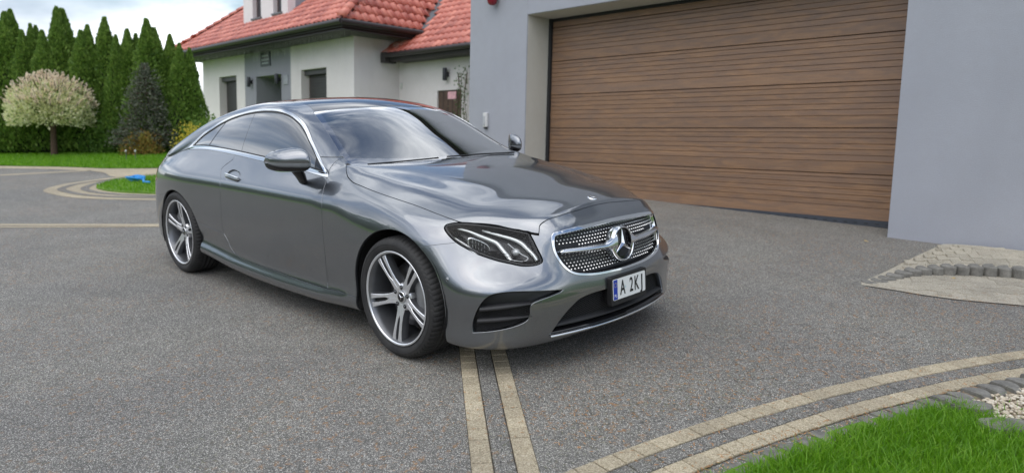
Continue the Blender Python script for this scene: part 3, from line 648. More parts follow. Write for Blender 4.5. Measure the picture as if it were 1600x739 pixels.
for ax, x in ((0, .006), (1, RWC)):
    for side in (1, -1):
        w = wheel(x, side, spin.get((ax, side), .4)); wheel_parts(w, first)
        if first is None: first = list(w.children)
        # caliper does not turn: a part of the car
        m = MB(); pts = []
        a0 = math.radians(150 if ax else 20)
        for i in range(9):
            a = a0-.55+1.1*i/8; pts.append(a)
        G = [[Vector((r*math.cos(a), z, r*math.sin(a))) for r, z in ((.105,-.020),(.11,-.052),(.15,-.064),(.188,-.060),(.20,-.03),(.20,.03))] for a in pts]
        if side < 0: G = [[Vector((p.x,-p.y,p.z)) for p in row][::-1] for row in G]
        m.grid(G); o = m.build('brake_caliper', M_CALIPER, CAR); o.location = (x, -.8045*side, .3375)
# wheel arch liners and underbody
for x, cx in ((0,.010),(1,RWC-.005)):
    for side in (1, -1):
        m = MB(); R = .398 if x == 0 else .392; n = 20
        G = []
        for i in range(n+1):
            a = -.35+(math.pi+.7)*i/n; k = 1 if x == 0 else .93
            G.append([Vector((cx+R*math.cos(a), -side*y, .335+R*k*math.sin(a))) for y in (.905,.55)])
        m.grid(G); m.add([g[1] for g in G], [tuple(range(len(G)))]); m.build('wheel_arch_liner', M_LINER, CAR)
m = MB(); m.box((-3.70,-.52,.17),(.66,.52,.26)); m.box((-2.46,-.83,.16),(-.40,.83,.24)); m.box((-.40,-.55,.25),(.55,.55,.6)); m.build('underbody', M_LINER, CAR)
# ---------------------------------------------------------------- nose: grille, star, lamps, intakes, plate
def YR(p): return Vector((p[0], -p[1], p[2]))
def side_obj(fn, name, mats, bevel=0, **k):
    """build the right-hand part with fn(MB) and a mirrored one for the left"""
    m = MB(); fn(m); o = m.build(name, mats, CAR, bevel, **k)
    m2 = MB(); m2.v = [(x, -y, z) for x, y, z in m.v]; m2.f = [f[::-1] for f in m.f]; m2.mi = m.mi; m2.sm = m.sm
    m2.build(name, mats, CAR, bevel, **k); return o
def surf_x(w, z, S=S):
    """x of the nose surface at half width w and height z"""
    V = S.V; m = V[:,0] > .45; d = (V[m,1]-abs(w))**2+(V[m,2]-z)**2; i = np.argsort(d)[:4]; q = 1/(d[i]+1e-7)
    return float((V[m,0][i]*q).sum()/q.sum())
# chrome surround: strip of the body surface round the opening, standing proud
def ring(f, a, b): return inter(off(f, -b), neg(f, -a))
grf = inter(poly_sdf(grP, WZ), xmin(.4))
rg_ = clip(S, inter(lambda V: grf(V)-.001, lambda V: -(grf(V)+np.interp(V[:,2], [.48,.55,.70,.74], [.008,.008,.008,.014]))), 3)
put('grille_surround', rg_, M_CHROME, CAR, 0, .03, .004, .004)
# recessed mesh panel following the nose curve
m = MB(); G = []
ws_ = np.linspace(-.47, .47, 33); zs_ = np.linspace(.485, .75, 9)
SX = {}
def gx(w, z):
    k = (round(abs(w), 2), round(z, 2))
    if k not in SX: SX[k] = surf_x(k[0], k[1])
    return SX[k]
def gxs(w, z):  # smooth fit of the opening surface
    return GC @ np.array([1, w*w, w**4, z-.6, (z-.6)**2, w*w*(z-.6)])
A_, b_ = [], []
for w in np.linspace(0, .45, 16):
    for z in np.linspace(.50, .74, 10): A_.append([1, w*w, w**4, z-.6, (z-.6)**2, w*w*(z-.6)]); b_.append(surf_x(w, z))
GC = np.linalg.lstsq(np.array(A_), np.array(b_), rcond=None)[0]
m.grid([[Vector((gxs(w, z)-.050, w, z)) for z in zs_] for w in ws_]); m.build('grille_backing', M_TRIM, CAR)
# the grille bowl between surround and backing
m = MB(); pr = [p for p in grP if p[0] >= 0]; pr = [(w, z) for w, z in pr]; loop = [(-w, z) for w, z in reversed(pr)]
loop = [(w, z) for w, z in pr]+[(-w, z) for w, z in reversed(pr)]
m.grid([[Vector((gxs(w*.975, z)-.002, -w*.975, .617+(z-.617)*.965)), Vector((gxs(w, z)-.055, -w*.95, .617+(z-.617)*.93))] for w, z in loop], cu=True); m.build('grille_bowl', M_GLOSSBLACK, CAR)
fgw = poly_sdf(grP, [0,1]); pins = MB(); npn = 0
sp = .0205
for j in range(-8, 9):
    z = .617+j*sp*.82
    for i in range(-24, 25):
        w = (i+(j % 2)*.5)*sp*1.12
        if fgw(np.array([[abs(w), z]]))[0] > -.019: continue
        if math.hypot(w, z-.617) < .066: continue
        if abs(z-(.617+.020*abs(w)/.45)) < .020: continue
        x = gxs(w, z)-.026
        c = Vector((x, w, z)); r = .0052
        pins.add([c+Vector((.004,0,0)), c+Vector((-.003,r,0)), c+Vector((-.003,0,r)), c+Vector((-.003,-r,0)), c+Vector((-.003,0,-r))],
                 [(0,1,2),(0,2,3),(0,3,4),(0,4,1),(1,4,3,2)])
pn = pins.build('grille_pins', basic('pin_chrome', (.70,.71,.72), .25, .9), CAR); pn['kind'] = 'stuff'
# cross bar: two wings flowing into the star housing
def wing(m):
    G = []
    for i in range(26):
        u = i/25; w = .062+u*(.452-.062); zc = .617+.012*u+.004
        h = .0165+.040*max(0, (1-u*4.2))**1.6; h = h*(1 if u < .93 else math.sqrt(max(0.02, 1-((u-.93)/.07)**2)))
        x = gxs(w, zc)+.004+.020*(1-u); d = .022
        G.append([Vector((x-d, -w, zc+h)), Vector((x-.005, -w, zc+h*.96)), Vector((x+.001, -w, zc+h*.72)), Vector((x+.006, -w, zc+h*.1)), Vector((x+.005, -w, zc-h*.25)), Vector((x-.004, -w, zc-h*.45)), Vector((x-.010, -w, zc-h*.85)), Vector((x-.03, -w, zc-h))])
    m.grid(G); m.add(G[-1], [tuple(range(8))])
side_obj(wing, 'grille_bar', M_SATIN)
XS = gxs(0, .617)
MS = Matrix.Translation((XS, 0, .617)) @ Matrix.Rotation(math.radians(90-9), 4, 'Y')
m = MB(); m.lathe([(.100,-.03),(.0985,.004),(.0955,.017),(.0905,.0235),(.0875,.024),(.0855,.0205),(.0845,.012)], 64, MS); m.build('star_ring', M_CHROME, CAR)
m = MB(); m.lathe([(.0845,.010),(.05,.0125),(0,.014)], 48, MS); m.build('star_plate', M_GLOSSBLACK, CAR)
m = MB()
for k in range(3):
    a = math.pi+2*math.pi*k/3; d = Vector((math.cos(a), math.sin(a), 0)); p = Vector((-d.y, d.x, 0))
    b0 = Vector((0,0,.015)); top = Vector((0,0,.0275)); r0 = .013
    q = [b0+p*r0*1.0-d*.0, b0-p*r0*1.0, b0+d*.081+p*.0022, b0+d*.081-p*.0022, top, b0+d*.081+Vector((0,0,.0035))]
    m.add([MS @ v for v in q], [(0,2,5,4),(1,4,5,3),(2,3,5),(0,4,1)])
m.build('star', M_CHROME, CAR)
# bonnet badge
BP = Vector((.640, 0, .0)); BP.z = float(S.V[np.argmin((S.V[:,0]-.640)**2+(S.V[:,1])**2+np.where(S.V[:,2]>.7,0,9))][2])+.001
MBg = Matrix.Translation(BP) @ Matrix.Rotation(math.radians(12), 4, 'Y')
m = MB(); m.lathe([(.029,-.004),(.0285,.002),(.026,.0034),(.020,.003)], 36, MBg, 0); m.lathe([(.020,.0031),(0,.0036)], 36, MBg, 1)
for k in range(3):
    a = math.pi+2*math.pi*k/3; d = Vector((math.cos(a), math.sin(a), 0)); p = Vector((-d.y, d.x, 0))
    q = [Vector((0,0,.0034))+p*.0035, Vector((0,0,.0034))-p*.0035, Vector((0,0,.0034))+d*.019, Vector((0,0,.0062))]; m.add([MBg @ v for v in q], [(0,2,3),(1,3,2)], 0)
m.build('bonnet_badge', [M_CHROME, M_GLOSSBLACK], CAR)
# headlamps ------------------------------------------------
lamp_in = TM(lamp.V-lamp.N*.062, lamp.N, lamp.T)
M_LAMPIN = basic('lamp_black', (.030,.031,.033), .30, .3); M_GUIDE = NT('light_guide', (.98,1.,.99), .35, .45); M_GUIDE.b.inputs['Coat Weight'].default_value = 1; M_GUIDE = M_GUIDE.m
M_REFL = basic('lamp_reflector', (.92,.93,.94), .22, .85); M_LRIM = basic('lamp_grey', (.62,.63,.64), .30, .5)
def smp(l, n=5): return [Vector(p) for p in smooth_path([YR(q) for q in l], n)]
gA = O_GA
gA_ = [(.372,.792,.769),(.433,.752,.752),(.483,.716,.727),(.530,.679,.703),(.556,.664,.688),(.583,.653,.660),(.608,.646,.634),(.630,.640,.613)]
gB = O_GB
gB_ = [(.470,.702,.756),(.516,.664,.739),(.561,.626,.723),(.602,.596,.706),(.639,.577,.685),(.672,.567,.656),(.701,.557,.629),(.720,.551,.605)]
gC = O_GC
gC_ = [(.587,.625,.689),(.621,.610,.661),(.659,.592,.635),(.681,.580,.621),(.674,.597,.608),(.634,.639,.613)]
gD = O_GD
gD_ = [(.368,.822,.735),(.384,.819,.724),(.417,.803,.705),(.446,.785,.686),(.473,.773,.662),(.500,.761,.641)]
gE = O_GE
gE_ = [(.500,.761,.641),(.548,.727,.614),(.593,.690,.600),(.64,.65,.592),(.68,.60,.590)]
for sd in (1, -1):
    o = put('headlamp', lamp, M_LENS, CAR, sd, 0, 0, -.001)
    edge = clip(clip(S, inter(lambda V: fL(V)+.0032, lambda V: -(fL(V)+.0085)), 3), xmin(.2))
    q = put('lamp_seal', edge, M_RUBBER, o, sd, .02, .001, -.0012)
    q = put('lamp_housing', lamp_in, M_LAMPIN, o, sd, 0)
    wallv = TM(lamp.V, lamp.N, lamp.T); Eb = boundary(wallv)
    a, b = Eb[:,0], Eb[:,1]; V4 = np.concatenate([lamp.V[a]-lamp.N[a]*.004, lamp.V[b]-lamp.N[b]*.004, lamp.V[a]-lamp.N[a]*.062, lamp.V[b]-lamp.N[b]*.062]); k = len(a); i = np.arange(k)
    V4 = V4*np.array([1,-sd,1.]); np_mesh('lamp_wall', V4, np.concatenate([np.stack([i,i+k,i+2*k],1), np.stack([i+k,i+3*k,i+2*k],1)]), M_LAMPIN, None, o, False)
    fx = Vector((1, sd, 1))
    def mir(ps): return [Vector((p.x, p.y*sd, p.z)) for p in ps]
    for g, r0, nm in ((gA,.0112,'light_guide'),(gB,.0108,'light_guide'),(gD,.0085,'light_guide')):
        ps = mir(smp(g)); mb = MB(); n = len(ps); mb.tube(ps, [r0*(.35+.65*math.sin(math.pi*min(1,(i+1.5)/n*1.4)/2)) for i in range(n)], 8, up=(0,0,1)); mb.build(nm, M_GUIDE, o)
    mb = MB(); mb.tube(mir(smp(gC, 3)), .0032, 6); mb.build('reflector_edge', M_LRIM, o)
    mb = MB(); mb.tube(mir(smp(gE, 3)), .0026, 6); mb.build('reflector_edge', M_LRIM, o)
    # main lamp unit: rectangular reflector bowl with a lens
    c = YR((.462,.718,.662)); c.y *= sd; d = Vector((.80, -.60*sd, .02)).normalized(); rt = Vector((0,0,1)).cross(d).normalized()*sd; upv = d.cross(rt).normalized()*sd
    sk = (rt*.9-Vector((0,0,1))*.42*1).normalized()
    def fr(a, b, z): return c+sk*a+Vector((0,0,1))*b+d*z
    def rr(hw, hh, z, n=20, p=3.2): return [fr(hw*abs(math.cos(t))**(2/p)*math.copysign(1,math.cos(t)), hh*abs(math.sin(t))**(2/p)*math.copysign(1,math.sin(t)), z) for t in [2*math.pi*q/n for q in range(n)]]
    mb = MB(); rows = [rr(.064,.033,.006), rr(.061,.030,.011), rr(.056,.0265,.007), rr(.052,.024,-.004)]
    mb.grid([list(x)+[x[0]] for x in rows]); mb.build('lamp_bezel', M_REFL, o)
    mb = MB(); rows = [rr(.052,.024,-.004), rr(.045,.021,-.022), rr(.028,.013,-.034), rr(.004,.003,-.038)]; mb.grid([list(x)+[x[0]] for x in rows]); mb.build('lamp_reflector', M_REFL, o)
    mb = MB()
    for q in range(-2, 3): mb.box((-.0016,-.019,-.001),(.0016,.019,.001), Matrix((( *sk, 0),(0,0,1,0),(*d,0),(0,0,0,1))).transposed() if False else Matrix.Translation(fr(q*.017, 0, -.006)) @ Matrix(((sk.x,0,d.x,0),(sk.y,0,d.y,0),(sk.z,1,d.z,0),(0,0,0,1))))
    mb.build('lamp_facet', M_LRIM, o)
    c2 = YR((.610,.585,.625)); c2.y *= sd
    mb = MB(); mb.sphere(c2+Vector((-.012,0,.004)), (.026,.022,.020), 12); mb.build('indicator_reflector', M_LRIM, o)
# lower centre intake -------------------------------------------
def lxs(w, z): return LC @ np.array([1, w*w, w**4, z-.3, (z-.3)**2, w*w*(z-.3)])
A_, b_ = [], []
for w in np.linspace(0, .52, 16):
    for z in np.linspace(.20, .42, 10): A_.append([1, w*w, w**4, z-.3, (z-.3)**2, w*w*(z-.3)]); b_.append(surf_x(w, z))
LC = np.linalg.lstsq(np.array(A_), np.array(b_), rcond=None)[0]
m = MB(); m.grid([[Vector((lxs(w, z)-.060, w, z)) for z in np.linspace(.19, .42, 5)] for w in np.linspace(-.56, .56, 25)]); m.build('intake_backing', M_GAP, CAR)
def inside_low(w, z): return poly_sdf(liP, [0,1])(np.array([[abs(w), z]]))[0] < .004
def honey(m, fx, ok, w0, w1, z0, z1, cell, thick, dz=.62):
    """diamond mesh of thin bars"""
    n = int((w1-w0)/cell)+2
    for s in (-1, 1):
        for i in range(-int((z1-z0)/(cell*dz))-2, n+int((z1-z0)/(cell*dz))+2):
            pts = []; z = z0
            while z <= z1+1e-6:
                w = w0+i*cell+s*(z-z0)/dz
                if w0 <= w <= w1 and ok(w, z): pts.append(Vector((fx(w, z), -w, z)))
                else:
                    if len(pts) > 1: m.tube(pts, thick, 4, cap=False)
                    pts = []
                z += .012
            if len(pts) > 1: m.tube(pts, thick, 4, cap=False)
m = MB(); honey(m, lambda w, z: lxs(w, z)-.040, inside_low, -.54, .54, .262, .405, .019, .0019); o = m.build('intake_mesh', M_BLACK, CAR); o['kind'] = 'stuff'
# horizontal blade under the mesh and black tray above the splitter
m = MB(); G = [[Vector((lxs(w, z)+dx, w, z)) for dx, z in ((-.055,.272),(-.012,.263),(-.006,.255),(-.012,.250),(-.055,.250))] for w in np.linspace(-.52, .52, 31)]; m.grid(G); m.build('intake_blade', M_TRIM, CAR)
m = MB(); G = [[Vector((lxs(w, .22)+dx, w, z)) for dx, z in ((-.07,.250),(-.035,.244),(-.002,.222),(.004,.214),(-.03,.207))] for w in np.linspace(-.54, .54, 31)]; m.grid(G); m.build('splitter_tray', M_GLOSSBLACK, CAR)
m = MB(); ps = [Vector((lxs(w, .208)+.010, w, .206)) for w in np.linspace(-.535, .535, 41)]; m.tube(ps, .0085, 8, up=(0,0,1), flat=.9); m.build('splitter_chrome', M_CHROME, CAR)
# side intakes ----------------------------------------------------
M_SIX = clip(S, inter(off(fS, -.012)), 2)
for sd in (1, -1):
    V = M_SIX.V-M_SIX.N*.045
    put('side_intake', TM(V, M_SIX.N, M_SIX.T), M_BLACK, CAR, sd, 0)
siV = clip(S, inter(fS), 1)
def si_w(x, z):
    d = (siV.V[:,0]-x)**2+(siV.V[:,2]-z)**2; i = np.argsort(d)[:3]; q = 1/(d[i]+1e-7); return float((siV.V[i,1]*q).sum()/q.sum()), (siV.N[i]*q[:,None]).sum(0)/q.sum()
def blade(x0, x1, z0, z1, tip):
    def f(m):
        G = []
        for i in range(22):
            u = i/21; x = x0+(x1-x0)*u; z = z0+(z1-z0)*u; w, N = si_w(min(x, .785), z); N = N/np.linalg.norm(N); p = YR((x, w, z)); n = YR(N)
            ext = 1 if u < tip else max(.05, 1-(u-tip)/(1-tip)); h = .0125*ext
            G.append([p-n*.040+Vector((0,0,h)), p-n*.004+Vector((0,0,h*.75)), p-n*.002, p-n*.003-Vector((0,0,h*.55)), p-n*.040-Vector((0,0,h*.3))])
        m.grid(G)
    return f
side_obj(blade(.585,.790,.372,.400,.55), 'intake_fin', M_PAINT if False else M_TRIM)
side_obj(blade(.570,.770,.310,.332,.55), 'intake_fin', M_TRIM)
def smesh(m):
    ok = lambda x, z: fS(np.array([[x, .6, z]]))[0] < -.004
    def fx(x, z):
        w, N = si_w(x, z); return w-.030
    mm = MB(); cell = .016
    for s in (-1, 1):
        for i in range(-10, 34):
            pts = []
            for k in range(18):
                z = .262+k*.011; x = .55+i*cell+s*(z-.262)/.7
                if .548 < x < .80 and z < .40 and ok(x, z): pts.append(Vector((x, -fx(x, z), z)))
                else:
                    if len(pts) > 1: m.tube(pts, .0015, 4, cap=False)
                    pts = []
            if len(pts) > 1: m.tube(pts, .0015, 4, cap=False)
side_obj(smesh, 'side_intake_mesh', M_BLACK)
for o in CAR.children:
    if o.name.startswith('side_intake_mesh'): o['kind'] = 'stuff'
# number plate ------------------------------------------------------
PX, PZ = .905, .392
MP = Matrix.Translation((PX, 0, PZ)) @ Matrix.Rotation(math.radians(-3.5), 4, 'Y')
plate = bpy.data.objects.new('number_plate', None); COL.objects.link(plate); plate.parent = CAR; plate.matrix_local = MP
def rrect(hw, hh, r, n=4):
    return [(cx+r*math.cos(a), cy+r*math.sin(a)) for cx, cy, a0 in ((hw-r,hh-r,0),(-hw+r,hh-r,math.pi/2),(-hw+r,-hh+r,math.pi),(hw-r,-hh+r,1.5*math.pi)) for a in [a0+math.pi/2*i/n for i in range(n+1)]]
TOYZ = Matrix(((0,0,1,0),(1,0,0,0),(0,1,0,0),(0,0,0,1)))    # local x -> y, y -> z, z -> x
m = MB(); m.prism(rrect(.170,.080,.012), .026, TOYZ @ Matrix.Translation((0,-.006,-.030)), 0, .003)
m.box((-.16,-.150,-.075),(-.028,.150,.04)); m.build('plate_holder', M_BLACK, plate)
m = MB(); m.prism(rrect(.1525,.057,.008), .0025, TOYZ @ Matrix.Translation((0,0,-.0035)), 0); m.build('plate_face', basic('plate_white', (.78,.79,.78), .35, 0, .02), plate)
m = MB(); m.prism([(-.1495,-.054),(-.1135,-.054),(-.1135,.054),(-.1495,.054)], .0006, TOYZ @ Matrix.Translation((0,0,-.0009))); m.build('plate_blue_band', basic('plate_blue', (.012,.045,.38), .35, 0, .02), plate)
def text(s, name, size, loc, mat, parent, sx=1., ext=.0004, M=TOYZ, font_off=0):
    c = bpy.data.curves.new(name, 'FONT'); c.body = s; c.size = size; c.align_x = 'CENTER'; c.align_y = 'CENTER'; c.extrude = ext; c.offset = font_off; c.materials.append(mat)
    tmp = bpy.data.objects.new(name, c); COL.objects.link(tmp); bpy.context.view_layer.update()
    me = bpy.data.meshes.new_from_object(tmp.evaluated_get(bpy.context.evaluated_depsgraph_get())); bpy.data.objects.remove(tmp); o = link(name, me, parent)
    o.matrix_local = M @ Matrix.Translation(loc) @ Matrix.Diagonal((sx,1,1,1)); return o
M_INK = basic('plate_black', (.012,.012,.012), .4, 0, .02); M_WINK = basic('plate_white_ink', (.75,.76,.78), .4, 0, .02)
for ch, x in (('A',-.066),('2',.016),('K',.066),('J',.118)):
    text(ch, 'plate_letter', .113, (x, -.001, 0.0), M_INK, plate, .62 if ch != 'J' else .80, .0007, font_off=.0012)
text('PL', 'plate_country_code', .026, (-.1315,-.034,.0001), M_WINK, plate, .95, .0003)
m = MB()
for k in range(12):
    a = 2*math.pi*k/12; m.lathe([(.0021,0),(0,.0001)], 5, TOYZ @ Matrix.Translation((-.1315+.0115*math.cos(a), .026+.0115*math.sin(a), -.0002)))
o = m.build('plate_stars', basic('plate_star_yellow', (.55,.45,.05), .4), plate)
m = MB(); m.lathe([(.0075,.0),(0,.0001)], 16, TOYZ @ Matrix.Translation((-.040,.002,-.0008))); m.build('plate_sticker', basic('sticker', (.50,.62,.66), .3), plate)
# door handles, mirrors, wipers, sensor, details --------------------------------
def handle(m):
    c = YR((-1.891,.885,.8575)); ax = Vector((1,0,-.10)).normalized(); n = Vector((0,-.93,.36)).normalized(); b = n.cross(ax)
    M4 = Matrix(((ax.x,b.x,n.x,c.x),(ax.y,b.y,n.y,c.y),(ax.z,b.z,n.z,c.z),(0,0,0,1)))
    return M4
MH = handle(None)
def h1(m):
    G = []
    for i in range(9):
        r = i/8; G.append([MH @ Vector((.098*math.cos(t)*(1-r*.98), .056*math.sin(t)*(1-r*.98), .0015-.026*math.sin(min(1, r*1.3)*math.pi/2))) for t in [2*math.pi*k/28 for k in range(29)]])
    m.grid(G)
side_obj(h1, 'handle_recess', M_PAINT)
def h2(m):
    G = []
    for i in range(19):
        u = -1+2*i/18; h = .0185*math.sqrt(max(0, 1-abs(u)**6)); zc = .020-.010*u*u
        G.append([MH @ Vector((.100*u, -.004+h*math.cos(t), zc+.0075*math.sin(t))) for t in [2*math.pi*k/12 for k in range(13)]])
    m.grid(G)
side_obj(h2, 'door_handle', M_PAINT)
def h3(m):
    G = []
    for i in range(19):
        u = -1+2*i/18; zc = .0272-.010*u*u
        G.append([MH @ Vector((.098*u, .0065+.0062*math.cos(t), zc+.002*math.sin(t))) for t in [2*math.pi*k/8 for k in range(9)]])
    m.grid(G)
side_obj(h3, 'handle_chrome', M_CHROME)
def mirror_shell(z0, z1, grow=0., half=False):
    """mirror head as a loft along w (inner end to outer tip)"""
    def f(m):
        G = []; n = 26
        for i in range(n):
            u = i/(n-1); w = .905+u*.172
            e = math.sqrt(max(0.0, 1-abs(2*min(max(u,.0),1)-1)**5.0)) if u < .5 else math.sqrt(max(0., 1-((u-.5)/.5)**4.2))
            xb = -.865-.185*u; zc = 1.030+.002*u; top = (.088*(1-.46*u**1.9))*max(e,.02); bot = .062*(1-.10*u)*max(e,.02)
            dep = .135*(1-.12*u)*max(e,.03)
            ring = []
            for k in range(25):
                t = math.pi*k/24   # from bottom rear round the front to top rear
                z = -math.cos(t); zz = zc+(top if z > 0 else bot)*math.copysign(abs(z)**.8, z); x = xb+dep*abs(math.sin(t))**.75
                ring.append(Vector((x, -w, zz)))
            G.append(ring)
        lo = int(25*z0); hi = int(math.ceil(25*z1))
        G = [r[lo:hi] for r in G]
        m.grid(G)
        if grow >= 0 and z0 == 0 and z1 == 1: m.grid([[r[0], r[-1]] for r in G])
    return f
def full_mirror(sd):
    mt = bpy.data.objects.new('wing_mirror', None); COL.objects.link(mt); mt.parent = CAR
    def mk(fn, name, mats, sol=0):
        m = MB(); fn(m)
        if sd < 0: m.v = [(x, -y, z) for x, y, z in m.v]; m.f = [f[::-1] for f in m.f]
        o = m.build(name, mats, mt)
        if sol: s = o.modifiers.new('solidify', 'SOLIDIFY'); s.thickness = sol; s.offset = 0
        return o
    mk(mirror_shell(.50,1.01), 'mirror_cap', M_PAINT, .003); mk(mirror_shell(.36,.525), 'mirror_indicator', basic('smoked_lens', (.16,.17,.18), .06), .002); mk(mirror_shell(0,.385), 'mirror_base', M_GLOSSBLACK, .003)
    def gls(m):
        G = []
        for i in range(14):
            u = .03+i/13*.93; w = .905+u*.172; e = math.sqrt(max(0., 1-abs(2*u-1)**5)) if u < .5 else math.sqrt(max(0., 1-((u-.5)/.5)**2.6)); xb = -.860-.185*u
            G.append([Vector((xb, -w, 1.030+v*(.072*(.93-.25*u*u) if v > 0 else .062)*e)) for v in (-1,-.5,0,.5,1)])
        m.grid(G)
    mk(gls, 'mirror_glass', M_CHROME)
    def stalk(m):
        ps = [((-.965,.868,.892),.050,.016),((-.955,.882,.915),.048,.022),((-.945,.900,.945),.047,.030),((-.940,.918,.975),.050,.038),((-.940,.930,1.00),.052,.040)]
        G = []
        for c, a, b in ps: G.append([YR(c)+Vector((a*math.cos(t), b*math.sin(t)*.9, b*math.sin(t)*.3)) for t in [2*math.pi*k/16 for k in range(17)]])
        m.grid(G)
    mk(stalk, 'mirror_stalk', M_GLOSSBLACK)
for sd in (1, -1): full_mirror(sd)
def sens(m):
    c = YR((.412,.888,.509)); n = Vector((.72,-.69,.02)).normalized(); q = n.to_track_quat('Z', 'Y').to_matrix().to_4x4()
    m.lathe([(.0135,-.004),(.0125,.0005),(.0105,.001),(.0100,-.001),(.0085,.0012),(0,.002)], 24, Matrix.Translation(c) @ q)
side_obj(sens, 'parking_sensor', M_PAINT)
def wiper(m):
    m.tube([Vector((-.535,.60,1.012)), Vector((-.56,.30,1.020)), Vector((-.565,-.02,1.024))], .006, 6); m.tube([Vector((-.56,-.10,1.022)), Vector((-.565,-.40,1.02)), Vector((-.62,-.64,1.016))], .006, 6)
mw = MB(); wiper(mw); mw2 = MB(); mw2.v, mw2.f, mw2.mi, mw2.sm = mw.v[len(mw.v)//2:], [], [], []
for pts in ([(-.535,.60,1.008),(-.56,.30,1.016),(-.565,-.02,1.018)], [(-.56,-.10,1.016),(-.575,-.40,1.012),(-.62,-.62,1.008)]):
    mw = MB(); mw.tube([Vector(p) for p in pts], .005, 6); mw.build('wiper', M_BLACK, CAR)
# cabin -------------------------------------------------------------
M_LEATHER = basic('dark_leather', (.020,.019,.019), .5); M_DASH = basic('dashboard', (.016,.016,.017), .6); M_LINE = basic('headlining', (.16,.155,.15), .9)
m = MB(); m.box((-3.1,-.70,.25),(-.60,.70,.32)); m.box((-.72,-.70,.3),(-.55,.70,.90)); m.build('cabin_floor', M_DASH, CAR)
m = MB(); G = [[Vector((x, w, z-.05*(abs(w)/.7)**2)) for x, z in ((-.55,.93),(-.70,.955),(-.85,.955),(-.95,.93),(-1.0,.86),(-.97,.70))] for w in np.linspace(-.70,.70,15)]; m.grid(G); m.build('dashboard', M_DASH, CAR)
def seat(x, y, h, nm):
    s = bpy.data.objects.new(nm, None); COL.objects.link(s); s.parent = CAR; s.location = (x, y, 0)
    m = MB(); m.prism(rrect(.25,.26,.07), .16, Matrix.Translation((0,0,.40)), 0, .03); m.build('cushion', M_LEATHER, s, .02)
    m = MB(); m.prism(rrect(.245,.29,.09), .13, Matrix.Translation((-.27,0,.80+h)) @ Matrix.Rotation(math.radians(18), 4, 'Y') @ Matrix.Rotation(math.pi/2,4,'Z') @ Matrix.Rotation(math.pi/2, 4, 'X'), 0, .03); m.build('backrest', M_LEATHER, s, .02)
    m = MB(); m.prism(rrect(.13,.085,.05), .10, Matrix.Translation((-.37,0,1.13+h)) @ Matrix.Rotation(math.radians(14), 4, 'Y') @ Matrix.Rotation(math.pi/2,4,'Z') @ Matrix.Rotation(math.pi/2, 4, 'X'), 0, .02); m.build('headrest', M_LEATHER, s, .02)
for x, y, h in ((-1.30,-.36,0),(-1.30,.36,0),(-2.12,-.33,-.05),(-2.12,.33,-.05)): seat(x, y, h, 'seat')
m = MB(); M = Matrix.Translation((-1.08,.36,.90)) @ Matrix.Rotation(math.radians(-66), 4, 'Y'); ps = [M @ Vector((.18*math.cos(t), .18*math.sin(t), 0)) for t in [2*math.pi*k/28 for k in range(28)]]
m.tube(ps, .014, 8, closed=True); m.box((-.17,-.018,-.012),(.17,.018,.006), M); m.box((-.02,-.17,-.012),(.02,.17,.006), M); m.sphere((0,0,0), (.07,.07,.02), 14, M=M); m.build('steering_wheel', M_LEATHER, CAR)
m = MB(); m.box((-.012,-.11,-.033),(.012,.11,.033), Matrix.Translation((-1.22,0,1.235)) @ Matrix.Rotation(.1, 4, 'Y')); m.build('rear_view_mirror', M_BLACK, CAR, .01)
hl = clip(S0, inter(lambda V: 1.25-V[:,2], xmax(-1.16)), 0); hl = clip(hl, lambda V: -3.-V[:,0], 0)
put('headlining', TM(hl.V-hl.N*.03, hl.N, hl.T), M_LINE, CAR, 0, 0)
# ---------------------------------------------------------------- building frame (s along the garage wall, t into it, h up)
BW = Vector((.9988, -.0376, .0285)).normalized(); BU = Vector((-.02578, .06970, .99724)).normalized()
BW = (BW-BU*BW.dot(BU)).normalized(); BN = BU.cross(BW)
BO = Vector((.935, 4.451, 0)); BROT = Matrix((BW, BN, BU)).transposed()
def L(s, t, h): return BO+BW*s+BN*t+BU*h
def on_ground(s, t):
    p = L(s, t, 0); return p-BU*(p.z/BU.z)
def ground_h(s, t): return -L(s, t, 0).z/BU.z
def stucco(name, c, sc=1.):
    t = NT(name, c, .88); v = t.coord()
    a = t.noise(1.1, 5, .6, v); g = t.noise(130*sc, 4, .7, v)
    base = t.ramp(a, [(.25, tuple(x*.93 for x in c)), (.75, tuple(min(1,x*1.05) for x in c))])
    st = t.noise(1.3, 4, .5, t.coord('Object', (1.6,1.6,.35)))
    base = t.mix(t.ramp(st, [(.5, 0.), (.8, .4)]), base, tuple(x*.84 for x in c))
    md = t.noise(9, 5, .65, v); base = t.mix(t.ramp(md, [(.35, 0.), (.75, .35)]), base, tuple(x*y for x, y in zip(c, (.90,.88,.84))))
    t.color(t.mix(.5, base, t.ramp(g, [(.3, .66), (.7, 1.04)]), 'MULTIPLY')).bump(g, .8, .006); return t.m
M_WALL = stucco('grey_blue_render', (.37,.385,.43)); M_REVEAL = stucco('beige_render', (.60,.59,.53)); M_TRIMGREY = basic('grey_sheet_metal', (.13,.135,.14), .45, .3)
def wood_mat():
    t = NT('brown_wood_print', (.17,.10,.06), .42); v = t.coord('Object', (.7, 5, 17)); v2 = t.coord('Object', (1.1, 3, 6))
    a = t.noise(4.5, 7, .66, v, .8); b = t.noise(1.8, 4, .6, v2, 1.2)
    c = t.ramp(a, [(.25, (.125,.062,.030)), (.5, (.265,.148,.075)), (.75, (.38,.225,.120))])
    c = t.mix(t.ramp(b, [(.35, 0.), (.62, .75)]), c, (.155,.10,.072))
    ro = t.rand(); c = t.mix(.22, c, t.ramp(ro, [(0., (.19,.125,.085)), (1., (.30,.20,.14))]))
    t.color(c).bump(a, .12, .003); return t.m
M_WOOD = wood_mat(); M_SEAL = basic('grey_blue_seal', (.045,.052,.065), .5)
